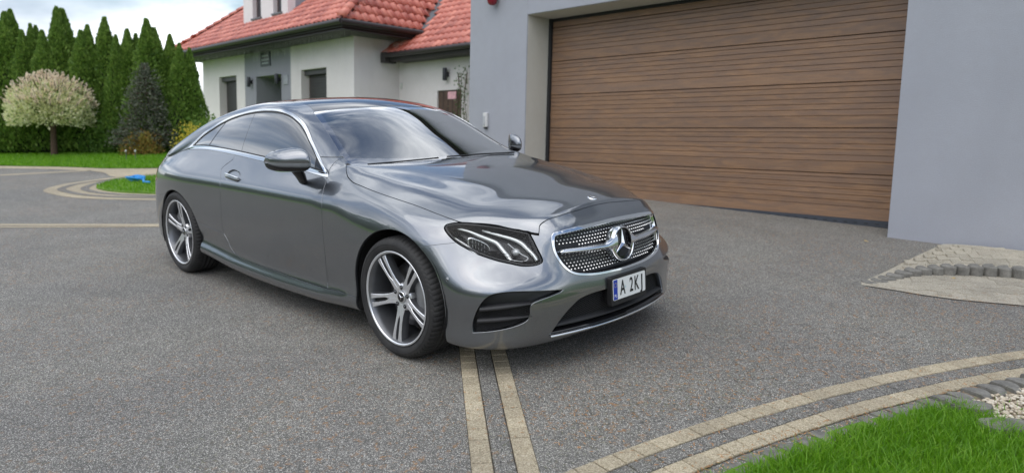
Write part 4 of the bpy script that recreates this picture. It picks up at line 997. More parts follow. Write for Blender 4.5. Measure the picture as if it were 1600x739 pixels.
def garage():
    # two meshes because the reveals are painted in another colour
    g = thing('garage', 'grey blue rendered garage with beige door reveals behind the parked car', 'garage', BO, BROT, kind='thing')
    D = .46; W0, HO, S1, HT, DEP = -5.137, 2.712, 3.6, 5.25, 6.5
    m = MB()
    m.box((-6.405, 0, -1.2), (W0, DEP, HT)); m.box((0, 0, -1.2), (S1, DEP, HT)); m.box((W0, 0, HO), (0, DEP, HT))
    m.build('wall', M_WALL, g, .006)
    r = MB(); e = .004
    r.box((W0-.001, .02, -1.0), (W0+e, D+.1, HO-e)); r.box((-e, .02, -1.0), (.001, D+.1, HO-e)); r.box((W0-.001, .02, HO-e), (.001, D+.1, HO+.001))
    r.build('reveal', M_REVEAL, g)
    b = MB(); b.box((W0, D+.09, -1.), (0, D+.2, HO)); b.build('door_backing', M_DARKIN, g)
    f = MB(); f.box((W0+.004, D, -.3), (W0+.055, D+.10, HO-.004)); f.box((-.03, D, -.3), (-.004, D+.10, HO-.004)); f.box((W0+.055, D+.03, HO-.05), (-.03, D+.10, HO-.004)); f.build('door_frame', M_RUBBER, g)
    # sectional door: slats in panels; joint heights read off the photograph
    J = [.105, .595, 1.09, 1.585, 2.08, 2.575]; R = [95,47,45,43,45,45,30]
    x0, x1 = W0+.06, -.034
    for i in range(len(J)):
        z0 = J[i]; z1 = J[i+1] if i+1 < len(J) else J[i]+.495
        z = z0+.003; tot = (z1-z0-.006)
        for k, rr in enumerate(R):
            h = tot*rr/350; top = min(z+h, HO-.02)
            if top-z < .015: break
            mb = MB(); y = D+.035
            mb.add([(x0,y+.007,z+.0005),(x1,y+.007,z+.0005),(x1,y,z+.005),(x0,y,z+.005),(x1,y,top-.0035),(x0,y,top-.0035),(x1,y+.007,top-.0003),(x0,y+.007,top-.0003),(x0,y+.05,z+.001),(x1,y+.05,z+.001),(x1,y+.05,top),(x0,y+.05,top)],
                   [(0,1,2,3),(3,2,4,5),(5,4,6,7),(8,9,1,0),(7,6,10,11)], 0)
            mb.build('slat', M_WOOD, g); z = z+h
            if top >= HO-.021: break
    s = MB(); s.box((x0, D+.022, .045), (x1, D+.07, .112)); s.box((x0, D+.028, -.02), (x1, D+.065, .05), mi=1)
    for k in range(46): s.box((x0+.06+k*.11, D+.018, .070), (x0+.10+k*.11, D+.023, .080), mi=1)
    s.build('door_seal', [M_SEAL, M_RUBBER], g)
    # roof: low hip above the frame, its edge seen in the windscreen and bonnet
    rf = MB(); o = .22; a, b_, c, d = -6.405-o, S1+o, -o, DEP+o
    rf.add([(a,c,HT+.02),(b_,c,HT+.02),(b_,d,HT+.02),(a,d,HT+.02),(a+3.6,DEP/2,HT+2.1),(b_-3.6,DEP/2,HT+2.1)], [(3,2,1,0),(0,1,5,4),(1,2,5),(2,3,4,5),(3,0,4)]); rf.build('roof', M_TRIMGREY, g)
    gt = MB(); gt.tube([(a,c-.04,HT+.0),(b_,c-.04,HT+.0)], .06, 10); gt.build('gutter', M_GUTTER, g)
garage()
def wall_siren():
    t = thing('alarm_siren', 'dark red alarm lamp high on the grey garage wall left of the door', 'alarm lamp', L(-5.80, 0, 3.02), BROT)
    m = MB(); m.lathe([(0,-.115),(.035,-.11),(.062,-.09),(.075,-.055),(.078,0),(.078,.03)], 20, Matrix.Translation((0,-.095,0))); m.build('lens', basic('red_lens', (.22,.012,.025), .25), t)
    m = MB(); m.box((-.085,-.17,.03),(.085,0,.2)); m.build('housing', basic('red_housing', (.18,.012,.02), .4), t, .01)
wall_siren()
def wall_sensor():
    t = thing('motion_sensor', 'small white motion sensor on the garage wall left of the door', 'sensor', L(-5.98, 0, 1.20), BROT)
    m = MB(); m.box((-.04,-.05,-.11),(.045,0,.115)); m.build('case', basic('white_plastic', (.62,.62,.61), .4), t, .012)
    m = MB(); m.box((-.025,-.058,-.085),(.02,-.05,.06)); m.build('lens', basic('grey_lens', (.40,.41,.43), .3), t, .003)
    m = MB(); m.box((-.02,-.045,-.135),(.03,-.005,-.11)); m.build('bracket', M_BLACK, t)
wall_sensor()
# ---------------------------------------------------------------- ground
def paving_mat(name, dark=1., joints=False, tan=False, pale=False):
    t = NT(name, (.1,.1,.1), .8); v = t.world()
    g = t.voro(210, v, 'F1', 'Color'); gd = t.voro(210, v); sep = t.n.new('ShaderNodeSeparateColor'); t.l.new(g, sep.inputs[0])
    f = t.noise(420, 2, .6, v); big = t.noise(.55, 5, .6, v); mid = t.noise(5., 4, .6, v)
    if tan: stops = [(0., (.28,.235,.16)), (.3, (.48,.41,.29)), (.7, (.64,.56,.41)), (1., (.78,.70,.54))]
    if pale: stops = [(0., (.30,.27,.215)), (.3, (.46,.43,.36)), (.7, (.60,.57,.49)), (1., (.72,.69,.61))]
    if not tan: stops = [(0., (.155,.149,.136)), (.35, (.28,.270,.246)), (.60, (.41,.395,.362)), (.82, (.63,.61,.56)), (1., (.92,.89,.82))]
    c = t.ramp(sep.outputs[0], stops)
    c = t.mix(t.ramp(gd, [(.25, 0.), (.55, .75 if not tan else .45)]), c, (.060,.059,.056) if not tan else (.33,.29,.22))
    c = t.mix(.45, c, t.ramp(f, [(.3, .6), (.7, 1.22)]), 'MULTIPLY'); c = t.mix(.5, c, t.ramp(mid, [(.3, .80), (.7, 1.14)]), 'MULTIPLY')
    c = t.mix(1., c, t.ramp(big, [(.3, tuple(dark*x for x in (.78,.78,.79))), (.7, tuple(dark*x for x in (1.10,1.09,1.05)))]), 'MULTIPLY')
    # moss and rusty seed litter in the paving, in patches
    pm = t.noise(1.0, 4, .65, v); ln = t.noise(48, 4, .75, v)
    mo = t.math('MULTIPLY', t.ramp(pm, [(.42, 0.), (.64, 1.)]), t.ramp(ln, [(.55, 0.), (.66, .6 if not tan else .3)]))
    c = t.mix(mo, c, (.13,.135,.035))
    mpv = t.world((1,1,1), (0,0,1.2)); p2 = t.noise(.9, 3, .6, mpv); l2 = t.noise(27, 4, .75, mpv)
    mo2 = t.math('MULTIPLY', t.ramp(p2, [(.40, 0.), (.58, 1.)]), t.ramp(l2, [(.56, 0.), (.64, .8 if not tan else .35)]))
    c = t.mix(mo2, c, (.33,.175,.07))
    if tan:
        ro = t.rand(); c = t.mix(.55, c, t.ramp(ro, [(0., (.72,.70,.66)), (1., (1.12,1.10,1.06))]), 'MULTIPLY')
    if joints:
        b = t.n.new('ShaderNodeTexBrick'); b.offset = .5; t.l.new(t.coord('Object', (1,1,1), (0,0,-.702)), b.inputs['Vector'])
        b.inputs['Scale'].default_value = 1; b.inputs['Brick Width'].default_value = .2; b.inputs['Row Height'].default_value = .1; b.inputs['Mortar Size'].default_value = .0022; b.inputs['Mortar Smooth'].default_value = .4; b.inputs['Bias'].default_value = 0
        for k, x in (('Color1', (1,1,1,1)), ('Color2', (.93,.93,.93,1)), ('Mortar', (.62,.60,.56,1))): b.inputs[k].default_value = x
        c = t.mix(.12, c, b.outputs['Color'], 'MULTIPLY')
    t.color(c); h = t.math('ADD', t.math('MULTIPLY', gd, -.8), t.math('MULTIPLY', f, .3)); t.bump(h, .7, .006); return t.m
M_DRIVE = paving_mat('speckled_drive_paving', 1.0, True); M_DPAV = paving_mat('dark_paver', .92); M_DPAV0 = paving_mat('drive_paver', 1.); M_TPAV = paving_mat('tan_paver', 1., tan=True)
def sheet(name, pts, z, mat, thick=.0, kind='structure', label=None, sub=0):
    m = MB(); n = len(pts); m.add([(p[0], p[1], z) for p in pts], [tuple(range(n))])
    a = sum(pts[i][0]*pts[(i+1)%n][1]-pts[(i+1)%n][0]*pts[i][1] for i in range(n))
    if a < 0: m.f[-1] = m.f[-1][::-1]
    if thick:
        b = len(m.v); m.v += [(p[0], p[1], z-thick) for p in pts]
        for i in range(n): m.f.append((i, (i+1)%n, b+(i+1)%n, b+i)); m.mi.append(0); m.sm.append(False)
    o = m.build(name, mat); o['kind'] = kind
    if label: o['label'] = label
    return o
M_EARTH = basic('far_grass_ground', (.075,.135,.030), .95, 0, .25, .6)
sheet('ground', [(-400,-400),(400,-400),(400,400),(-400,400)], -.045, M_EARTH)
drive = sheet('driveway', [(-17,-7.5),(3.6,-7.5),(3.6,1.0),(3.2,2.9),(3.0,4.4),(3.0,5.4),(-6,5.9),(-9,6.6),(-13,5.6),(-12.0,2.6),(-12.7,1.60),(-13.6,1.28),(-14.6,.80),(-15.6,.30),(-17,-.8)], 0, M_DRIVE, .1)
def cuboid_paver(lx, ly, h=.03, b=.0035):
    m = MB(); x, y = lx/2, ly/2
    v = [(-x,-y,-h),(x,-y,-h),(x,y,-h),(-x,y,-h),(-x,-y,-b),(x,-y,-b),(x,y,-b),(-x,y,-b),(-x+b,-y+b,0),(x-b,-y+b,0),(x-b,y-b,0),(-x+b,y-b,0)]
    m.add(v, [(0,1,5,4),(1,2,6,5),(2,3,7,6),(3,0,4,7),(4,5,9,8),(5,6,10,9),(6,7,11,10),(7,4,8,11),(8,9,10,11)]); return m
PV = {}
def paver(parent, x, y, ang, lx, ly, mat, z=.004, name='paver'):
    k = (round(lx,3), round(ly,3), mat.name)
    if k not in PV: PV[k] = cuboid_paver(lx, ly).mesh('paver', mat)
    o = link(name, PV[k], parent); o.location = (x, y, z+random.uniform(-.0012,.0012)); o.rotation_euler = (random.uniform(-.010,.010), random.uniform(-.010,.010), ang+random.uniform(-.012,.012)); return o
M_JOINT = basic('joint_dirt', (.055,.045,.032), .95, 0, .4, 40)
# curved border
CX, CY, CR = 9.893, -2.843, 8.571
def arc_sheet(name, r0, r1, a0, a1, z, mat, n=60):
    P = [(CX+r0*math.cos(a0+(a1-a0)*i/n), CY+r0*math.sin(a0+(a1-a0)*i/n)) for i in range(n+1)]+[(CX+r1*math.cos(a1-(a1-a0)*i/n), CY+r1*math.sin(a1-(a1-a0)*i/n)) for i in range(n+1)]
    return sheet(name, P, z, mat)
border = arc_sheet('border_strip', CR-.287, CR, math.radians(173), math.radians(142), .0012, M_JOINT)
for row, (off_, mat, ln) in enumerate(((.0475, M_TPAV, .098), (.1425, M_DPAV, .135), (.2375, M_TPAV, .102))):
    r = CR-off_; a = math.radians(173)
    while a > math.radians(142):
        l = ln*random.choice((1, 1, 1, 1.32, .9)); da = l/r
        am = a-da/2; paver(border, CX+r*math.cos(am), CY+r*math.sin(am), am, .089, l-.006, mat, .0095 if row != 1 else .0075); a -= da
# the double strip running under the car
O2, D2, P2 = Vector((.149,-.591)), Vector((.7635,-.6458)), Vector((.6458,.7635))
k0, k1 = -2.2, 1.66
c4 = [O2+D2*k0, O2+D2*k1, O2+D2*(k1-.14)+P2*.264, O2+D2*k0+P2*.264]
strip = sheet('double_strip', [tuple(c) for c in c4], .0012, M_JOINT)
for j, mat in enumerate((M_TPAV, M_DPAV, M_TPAV)):
    k = k0
    while k < k1-.12+.02*(2-j):
        l = .098 if mat is M_TPAV else .196
        p = O2+D2*(k+l/2)+P2*(.088*(j+.5)); paver(strip, p.x, p.y, math.atan2(D2.y, D2.x), l-.005, .083, mat, .0075 if j != 1 else .0060); k += l
# dark pavers one by one in the near right corner, where their joints can be made out
dd, pp2 = Vector((D2.x, D2.y)), Vector((P2.x, P2.y)); cnt = 0
corner = [(1.22,-.95),(1.40,-1.08),(1.50,-.90),(1.56,-.66),(1.66,-.36),(1.80,.05),(2.00,.52),(2.24,1.02),(2.36,1.28),(1.60,1.80),(.98,.9),(.85,-.3),(.98,-.75)]
fc = poly_sdf(corner, [0,1])
for i in range(-20, 40):
    for j in range(-20, 40):
        p = O2+dd*(j*.0998)+pp2*(i*.1998+(j % 2)*.0999+.37)
        q = fc(np.array([[p.x, p.y]]))[0]
        if q < -.03 and math.hypot(p.x-CX, p.y-CY) > CR+.055 and cnt < 290:
            paver(drive, p.x, p.y, math.atan2(P2.y, P2.x), .1970, .0968, M_DPAV0, .0045); cnt += 1
# far strips and curved walks on the left
def strip_px(name, P, mat, z=.004): return sheet(name, P, z, mat)
strip_px('far_strip', [(-7.6,-2.12),(-7.6,-2.26),(-6.511,-1.458),(-5.866,-.872),(-5.0,-.05),(-4.3,.60),(-4.36,.66),(-5.06,.005),(-5.93,-.815),(-6.57,-1.402)][1:], M_TPAV)
def offset_path(P, d):
    out = []
    for i in range(len(P)):
        a = Vector(P[max(i-1,0)]); b = Vector(P[min(i+1,len(P)-1)]); t = (b-a).normalized(); out.append(Vector(P[i])+Vector((-t.y, t.x))*d)
    return out
def band(name, P, d0, d1, mat, z): 
    a, b = offset_path(P, d0), offset_path(P, d1); return sheet(name, [tuple(p) for p in a]+[tuple(p) for p in reversed(b)], z, mat)
band('far_strip', [(-8.2,-2.55),(-7.4,-1.98),(-6.737,-1.413),(-6.053,-.819),(-5.345,-.195),(-4.6,.47)], -.05, .05, M_TPAV, .004)
isl = smooth_path([(-4.4,2.3),(-5.6,1.65),(-6.6,1.02),(-7.369,.561),(-7.904,.179),(-8.51,-.120),(-9.037,-.235),(-9.632,-.255),(-9.95,-.20),(-10.28,-.02),(-10.60,.26),(-10.80,.62),(-10.98,1.05),(-11.12,1.5),(-11.1,2.2),(-10.8,3.2),(-10.2,4.4)], 4)
sheet('island_walk', [tuple(p) for p in isl]+[(-6,5.8)], .004, M_TPAV)
band('island_edge_strip', [tuple(p) for p in isl], -.18, -.30, M_DPAV, .008)
gis = smooth_path([(-5.6,2.5),(-6.8,1.62),(-7.5,1.10),(-8.029,.790),(-8.57,.527),(-8.962,.420),(-9.376,.405),(-9.661,.470),(-9.979,.651),(-10.35,.985),(-10.50,1.389),(-10.45,1.85),(-10.1,2.8),(-9.5,4.2)], 4)
band('island_inner_strip', [tuple(p) for p in gis], .10, .22, M_DPAV, .008)
for P in ([(-16.2,-.75),(-15.5,.06),(-14.849,.45),(-14.206,.90),(-13.551,1.22),(-12.9,1.48),(-12.3,1.95),(-11.7,2.6)],): band('lawn_edge_strip', P, -.30, .10, M_TPAV, .004)
sheet('walk', [(-13.3,1.32),(-12.6,1.26),(-11.93,1.305),(-11.40,1.20),(-11.063,1.195),(-10.95,1.75),(-10.75,2.7),(-11.4,3.2),(-11.9,2.4),(-12.6,1.65)], .006, M_TPAV)
band('far_curved_strip', [(-13.6,-.9),(-13.25,-.45),(-13.10,-.10),(-12.98,.35),(-12.86,.80),(-12.7,1.26)], -.09, .09, M_TPAV, .004)
# lawns
def grass_mat(name, a, b):
    t = NT(name, a, .75); v = t.coord(); n = t.noise(3.5, 5, .6, v); m_ = t.noise(90, 3, .7, v)
    c = t.ramp(n, [(.3, a), (.7, b)]); c = t.mix(.6, c, t.ramp(m_, [(.3, .45), (.7, 1.3)]), 'MULTIPLY'); t.color(c).bump(m_, .9, .02); return t.m
M_LAWN = grass_mat('lawn_turf', (.11,.24,.016), (.17,.32,.028))
lawn = sheet('lawn', [(-40,-40),(-17.6,-12),(-16.9,-2.2),(-16.1,-.5),(-15.4,.30),(-14.75,.62),(-14.2,1.0),(-13.6,1.30),(-12.95,1.56),(-12.4,2.0),(-11.8,2.8),(-11.9,6.2),(-16,14),(-45,20)], .012, M_LAWN)
isl_g = sheet('island_lawn', [tuple(p) for p in gis]+[(-6,4.9)], .025, M_LAWN, .03)
sheet('side_lawn', [(-17,-7.3),(12,-7.3),(60,-60),(-60,-60),(-30,-20)], .010, M_LAWN)
# grass blades ------------------------------------------------------
def blades(name, pts, h, w, mat, lean=.45, seg=2, parent=None, z0=0., label=None, cat=None):
    n = len(pts); a = rng.uniform(0, 2*math.pi, n); hh = h*rng.uniform(.45, 1.25, n); ln = lean*rng.uniform(.1, 1.6, n)*hh; la = rng.uniform(0, 2*math.pi, n)
    base = np.c_[pts, np.full(n, z0)] if pts.shape[1] == 2 else pts
    d = np.c_[np.cos(a), np.sin(a), np.zeros(n)]*(w*rng.uniform(.6, 1.3, n))[:,None]; l = np.c_[np.cos(la)*ln, np.sin(la)*ln, np.zeros(n)]
    up = np.zeros((n,3)); up[:,2] = hh
    V = np.concatenate([base-d, base+d, base+up*.55+l*.28-d*.8, base+up*.55+l*.28+d*.8, base+up*.95+l]); i = np.arange(n)
    T = np.concatenate([np.stack([i,i+n,i+3*n],1), np.stack([i,i+3*n,i+2*n],1), np.stack([i+2*n,i+3*n,i+4*n],1)])
    o = np_mesh(name, V, T, mat, None, parent, True); tag(o, label, cat, None, 'stuff'); return o
def leaf_mat(name, stops, rough=.5, scale=9., trans=.35):
    """leaf colour varies from leaf to leaf (by position noise), thin leaves let light through"""
    t = NT(name, stops[0][1], rough); v = t.coord()
    w = t.n.new('ShaderNodeTexWhiteNoise'); g = t.n.new('ShaderNodeNewGeometry'); t.l.new(g.outputs['Random Per Island'], w.inputs['Vector'])
    n = t.noise(scale, 3, .6, v); f = t.math('ADD', t.math('MULTIPLY', g.outputs['Random Per Island'], .6), t.math('MULTIPLY', n, .45))
    c = t.ramp(f, stops); t.color(c)
    tr = t.n.new('ShaderNodeBsdfTranslucent'); t.l.new(c, tr.inputs['Color']); mx = t.n.new('ShaderNodeMixShader'); mx.inputs[0].default_value = trans
    o = t.n['Material Output']; t.l.new(t.b.outputs[0], mx.inputs[1]); t.l.new(tr.outputs[0], mx.inputs[2]); t.l.new(mx.outputs[0], o.inputs['Surface']); return t.m
M_BLADE = leaf_mat('grass_blade', [(0., (.07,.20,.006)), (.4, (.13,.32,.010)), (.7, (.20,.42,.018)), (.93, (.34,.52,.07)), (1., (.62,.60,.24))], .45, 4., .45)
gpoly = [(1.84,-1.30),(1.92,-.80),(2.02,-.42),(2.12,-.10),(2.24,.20),(2.36,.38),(2.50,.42),(2.62,.33),(2.75,.20),(3.3,-.25),(3.4,-1.4)]
verge = sheet('grass_verge', gpoly, .004, M_LAWN)
def scatter(poly, n, extra=0):
    P = np.array(poly); lo, hi = P.min(0), P.max(0); q = rng.uniform(lo, hi, (int(n*2.2), 2)); f = poly_sdf(poly, [0,1])(q); return q[f < extra][:n]
pts = scatter(gpoly, 42000, .02); pts = pts[np.hypot(pts[:,0]-CX, pts[:,1]-CY) < CR-.40+rng.normal(0, .018, len(pts))]
blades('grass_blades', pts, .062, .0021, M_BLADE, .75, label='long bright green grass blades in the near right corner', cat='grass')
blades('grass_blades', scatter([(-19.5,-1),(-17,-2.2),(-16.1,-.5),(-15.4,.30),(-14.75,.62),(-14.2,1.0),(-13.6,1.30),(-12.95,1.56),(-12.4,2.0),(-11.8,2.8),(-11.9,5.2),(-17.5,4.6),(-19.4,2.0)], 38000), .055, .008, M_BLADE, .6, z0=.012, label='mown lawn grass in front of the conifer row', cat='grass')
blades('grass_blades', scatter([tuple(p) for p in gis]+[(-6,4.9)], 16000), .05, .005, M_BLADE, .6, z0=.025, label='mown grass on the rounded island beside the drive', cat='grass')
# palisade stones along the curved border -----------------------------
def conc_mat():
    t = NT('weathered_concrete', (.12,.115,.105), .9); v = t.world(); a = t.noise(14, 6, .7, v); b = t.noise(120, 3, .6, v); r = t.rand()
    c = t.ramp(a, [(.3, (.10,.097,.088)), (.6, (.22,.212,.19)), (.8, (.32,.305,.275))]); c = t.mix(.5, c, t.ramp(b, [(.3,.6),(.7,1.2)]), 'MULTIPLY')
    c = t.mix(t.ramp(t.noise(9, 4, .7, t.coord('Object', (1,1,1), (0,0,.8))), [(.58, 0.), (.7, .5)]), c, (.08,.09,.03)); t.color(c).bump(a, .6, .006); return t.m
M_CONC = conc_mat()
def palisade_mesh(r, h):
    m = MB(); pts = []
    for k in range(18):
        a = 2*math.pi*k/18; rr = r*(1+.03*math.sin(3*a+1)); x, y = rr*math.cos(a), rr*math.sin(a)
        if x < -.35*r: x = -.35*r-.25*(x+.35*r)     # hollow back that takes the next stone
        pts.append((x, y))
    n = len(pts); vs = [(x,y,-.14) for x,y in pts]+[(x,y,h-.008) for x,y in pts]+[(x*.9,y*.9,h) for x,y in pts]+[(0,0,h+.002)]
    fs = [(i,(i+1)%n,n+(i+1)%n,n+i) for i in range(n)]+[(n+i,n+(i+1)%n,2*n+(i+1)%n,2*n+i) for i in range(n)]+[(2*n+i,2*n+(i+1)%n,3*n) for i in range(n)]
    m.add(vs, fs, 0, False); return m.mesh('palisade_stone', M_CONC)
pal = palisade_mesh(.068, .0); 
edging = thing('palisade_edging', 'dark weathered round concrete palisades edging the near curved border', 'edging', (2.0,-.3,0))
a = math.radians(172.5); i = 0
while a > math.radians(141.5):
    r = CR-.287-.066; x, y = CX+r*math.cos(a), CY+r*math.sin(a)
    o = link('palisade_stone', pal, edging); z = .004+max(0, (y-.25))*.030+random.uniform(-.004,.004)
    o.location = (x-2.0, y+.3, z); o.rotation_euler = (random.uniform(-.05,.05), random.uniform(-.05,.05), a-math.pi/2+random.uniform(-.12,.12)); a -= .101/r; i += 1
# gravel bed ------------------------------------------------------------
M_PEB = leaf_mat('pale_pebble', [(0., (.33,.27,.19)), (.35, (.48,.41,.31)), (.7, (.60,.54,.44)), (1., (.70,.67,.60))], .7, 30, 0.)
bed = [(2.42,.42),(2.33,.46),(2.45,.78),(2.62,1.14),(2.85,1.6),(3.4,1.9),(3.6,.6),(3.2,-.05),(2.66,.32)]
sheet('gravel_bed', bed, .002, basic('gravel_soil', (.20,.16,.11), .95, 0, .3, 40))
def pebbles(name, pts, r, mat, label):
    ico = [(0,0,1),(.89,0,.45),(.28,.85,.45),(-.72,.53,.45),(-.72,-.53,.45),(.28,-.85,.45),(.72,.53,-.45),(-.28,.85,-.45),(-.89,0,-.45),(-.28,-.85,-.45),(.72,-.53,-.45),(0,0,-1)]
    F = [(0,1,2),(0,2,3),(0,3,4),(0,4,5),(0,5,1),(1,6,2),(2,7,3),(3,8,4),(4,9,5),(5,10,1),(6,7,2),(7,8,3),(8,9,4),(9,10,5),(10,6,1),(11,7,6),(11,8,7),(11,9,8),(11,10,9),(11,6,10)]
    I = np.array(ico); F = np.array(F); n = len(pts); a = rng.uniform(0, 6.28, n); s = r*rng.uniform(.55, 1.35, (n,3)); s[:,2] *= .65
    q = I[None]*s[:,None]; q = q*(1+rng.normal(0, .09, (n,12,1))); c, sn = np.cos(a)[:,None], np.sin(a)[:,None]
    x, y = q[...,0]*c-q[...,1]*sn, q[...,0]*sn+q[...,1]*c; V = np.stack([x+pts[:,0:1], y+pts[:,1:2], q[...,2]+rng.uniform(.002,.014,(n,1))], 2).reshape(-1,3)
    T = (F[None]+(np.arange(n)*12)[:,None,None]).reshape(-1,3); o = np_mesh(name, V, T, mat, None, None, True); return tag(o, label, 'gravel', None, 'stuff')
gp = scatter(bed, 5200); gp = gp[np.hypot(gp[:,0]-CX, gp[:,1]-CY) < CR-.40]
pebbles('gravel', gp, .0105, M_PEB, 'loose pale cream gravel behind the round palisades')
blades('weeds', gp[rng.random(len(gp)) < .10][:420], .05, .002, M_BLADE, .9, label='thin green weeds growing through the pale gravel', cat='weeds')
for k, (x, y, sx, sy, rz, lab) in enumerate(((2.47,.42,.10,.07,.4,'flat worn concrete block between grass tip and pale gravel'),(2.63,.30,.12,.075,.75,'flat worn concrete block sunk between the grass and the gravel, further right'))):
    m = MB(); m.prism([(sx*math.cos(t)*(1+.12*math.sin(3*t+k)), sy*math.sin(t)*(1+.1*math.cos(2*t))) for t in [2*math.pi*q/14 for q in range(14)]], .05, Matrix.Rotation(rz,4,'Z'), 0, .008)
    o = m.build('edging_block', M_CONC); o.location = (x, y, -.012); tag(o, lab, 'stone')
# step beside the right wall: curved palisade kerb, beige interlocking pavers above and below
kerb_c = smooth_path([(1.36,2.40),(1.427,2.56),(1.490,2.78),(1.585,2.98),(1.735,3.14),(1.97,3.30),(2.22,3.41),(2.6,3.52),(3.0,3.6)], 5)
def arclen(P): return np.r_[0, np.cumsum(np.hypot(*np.diff(P, axis=0).T))]
def kerb_h(x): return float(np.interp(x, [1.36,1.45,1.55,1.75,2.1,3.0], [.006,.020,.050,.078,.085,.088]))
M_BPAV = paving_mat('beige_paver', 1.0, tan=True, pale=True)
def poly_grid(name, poly, fz, mat):
    P_ = np.array(poly); lo, hi = P_.min(0), P_.max(0); nx, ny = 24, 30; X, Y = np.meshgrid(np.linspace(lo[0], hi[0], nx), np.linspace(lo[1], hi[1], ny), indexing='ij')
    V_ = np.stack([X.ravel(), Y.ravel(), np.zeros(nx*ny)], 1); I_ = np.arange(nx*ny).reshape(nx, ny); a, b, c, d = I_[:-1,:-1].ravel(), I_[1:,:-1].ravel(), I_[1:,1:].ravel(), I_[:-1,1:].ravel()
    t = clip(TM(V_, np.tile([0,0,1.], (nx*ny,1)), np.concatenate([np.stack([a,b,c],1), np.stack([a,c,d],1)])), poly_sdf(poly, [0,1]), 2); t.V[:,2] = [fz(x, y) for x, y, z in t.V]
    o = np_mesh(name, t.V, t.T, mat); o['kind'] = 'structure'; return o
terr = [(1.345,2.44),(1.38,2.9),(1.40,3.6),(1.445,4.40),(2.2,4.34),(3.0,4.34),(3.0,3.62)]+[tuple(p) for p in kerb_c[::-1]]
ft = poly_sdf(terr, [0,1])
def terr_z(x, y):
    return float(np.interp(x, [1.36,1.45,1.55,1.75,2.1,3.0], [.0,.008,.034,.060,.068,.070]))*max(0., min(1., (4.7-y)/1.0+.2))
tstep = poly_grid('terrace', terr, lambda x, y: terr_z(x, y)+.007, M_BPAV)
low = [(1.37,2.36),(1.47,2.365),(1.601,2.370),(1.814,2.370),(2.003,2.40),(2.35,2.53),(3.0,2.80),(3.0,3.55)]+[tuple(p) for p in kerb_c[::-1][3:]]
fl = poly_sdf(low, [0,1]); lows = poly_grid('lower_paving', low, lambda x, y: .0075, M_BPAV)
# a double-T shaped interlocking paver
def bone(a=.098, b=.076):
    return [(-a,-b),(-a*.55,-b),(-a*.32,-b*.66),(a*.32,-b*.66),(a*.55,-b),(a,-b),(a,b),(a*.55,b),(a*.32,b*.66),(-a*.32,b*.66),(-a*.55,b),(-a,b)]
mb = MB(); mb.prism(bone(), .03, Matrix.Translation((0,0,-.03)), 0, .003); bone_me = mb.mesh('paver', M_BPAV)
mb = MB(); mb.prism([(-.045,-.045),(.045,-.045),(.045,.045),(-.045,.045)], .03, Matrix.Translation((0,0,-.03)), 0, .003); half_me = mb.mesh('paver', M_BPAV)
th = .35
for f_, par, zf in ((ft, tstep, terr_z), (fl, lows, lambda x, y: 0.)):
    for i in range(-4, 22):
        for j in range(-4, 30):
            u, v = i*.164+(j % 2)*.082, j*.128
            x, y = 1.25+u*math.cos(th)-v*math.sin(th)*1., 2.1+u*math.sin(th)+v*math.cos(th)
            q = f_(np.array([[x, y]]))[0] if 1.2 < x < 2.9 else 1
            if q > -.068: continue
            o = link('paver', bone_me if q < -.122 else half_me, par); z = zf(x, y)+.011; o.location = (x, y, z+random.uniform(-.002,.002)); o.rotation_euler = (random.uniform(-.015,.015), random.uniform(-.015,.015), th+random.uniform(-.02,.02))
# soil filling below the raised pavers

kerb = thing('palisade_kerb', 'curved grey palisade kerb holding the beige paved step beside the right wall', 'kerb', (1.8,3.2,0))
al = arclen(kerb_c); s = 0.
while s < al[-1]-.02:
    x = float(np.interp(s, al, kerb_c[:,0])); y = float(np.interp(s, al, kerb_c[:,1])); x2 = float(np.interp(s+.02, al, kerb_c[:,0])); y2 = float(np.interp(s+.02, al, kerb_c[:,1]))
    o = link('palisade_stone', palisade_mesh(.064, 0.) if False else pal, kerb); o.location = (x-1.8, y-3.2, kerb_h(x)+random.uniform(-.004,.004)); o.rotation_euler = (random.uniform(-.04,.04), random.uniform(-.04,.04), math.atan2(y2-y, x2-x)+math.pi); s += .099
# litter: a few yellow leaves
M_LEAFY = basic('fallen_leaf', (.50,.36,.14), .6, 0, .3, 60)
for x, y, lab in ((.87,4.05,'small pale fallen leaf on the drive near the right pillar'),(1.83,3.02,'pale fallen leaf lying at the foot of the curved palisade kerb')):
    m = MB(); m.add([(-.028,0,.002),(-.008,.014,.010),(.018,.011,.006),(.032,0,.012),(.016,-.012,.009),(-.010,-.013,.005)], [(0,1,5),(1,2,4,5),(2,3,4)]); o = m.build('fallen_leaf', M_LEAFY); o.location = (x, y, .006); o.rotation_euler[2] = x*3; tag(o, lab, 'leaf')
def litter(name, pts, mat, label, s=.0075):
    n = len(pts); a = rng.uniform(0, 6.28, n); L_ = s*rng.uniform(.6,2.4,n); d = np.c_[np.cos(a)*L_, np.sin(a)*L_, np.zeros(n)]; e = np.c_[-np.sin(a), np.cos(a), np.zeros(n)]*s*.35
    b = np.c_[pts, np.full(n, .0075)]; b[:,2] += rng.uniform(0,.003,n); V = np.concatenate([b-d, b+e, b+d, b-e]); i = np.arange(n); T = np.concatenate([np.stack([i,i+n,i+2*n],1), np.stack([i,i+2*n,i+3*n],1)])
    return tag(np_mesh(name, V, T, mat, None, None, False), label, 'litter', None, 'stuff')
lp = scatter([(.6,-1.4),(1.9,-.9),(2.3,.2),(2.8,1.9),(2.1,2.5),(1.1,2.2),(.7,.6)], 9000); arcd = np.abs(np.hypot(lp[:,0]-CX, lp[:,1]-CY)-(CR-.287))
keep = rng.random(len(lp)) < np.where(arcd < .04, 1., .22); litter('seed_litter', lp[keep], basic('rust_litter', (.38,.20,.08), .8, 0, .4, 80), 'rusty orange seed litter scattered over the near paving')
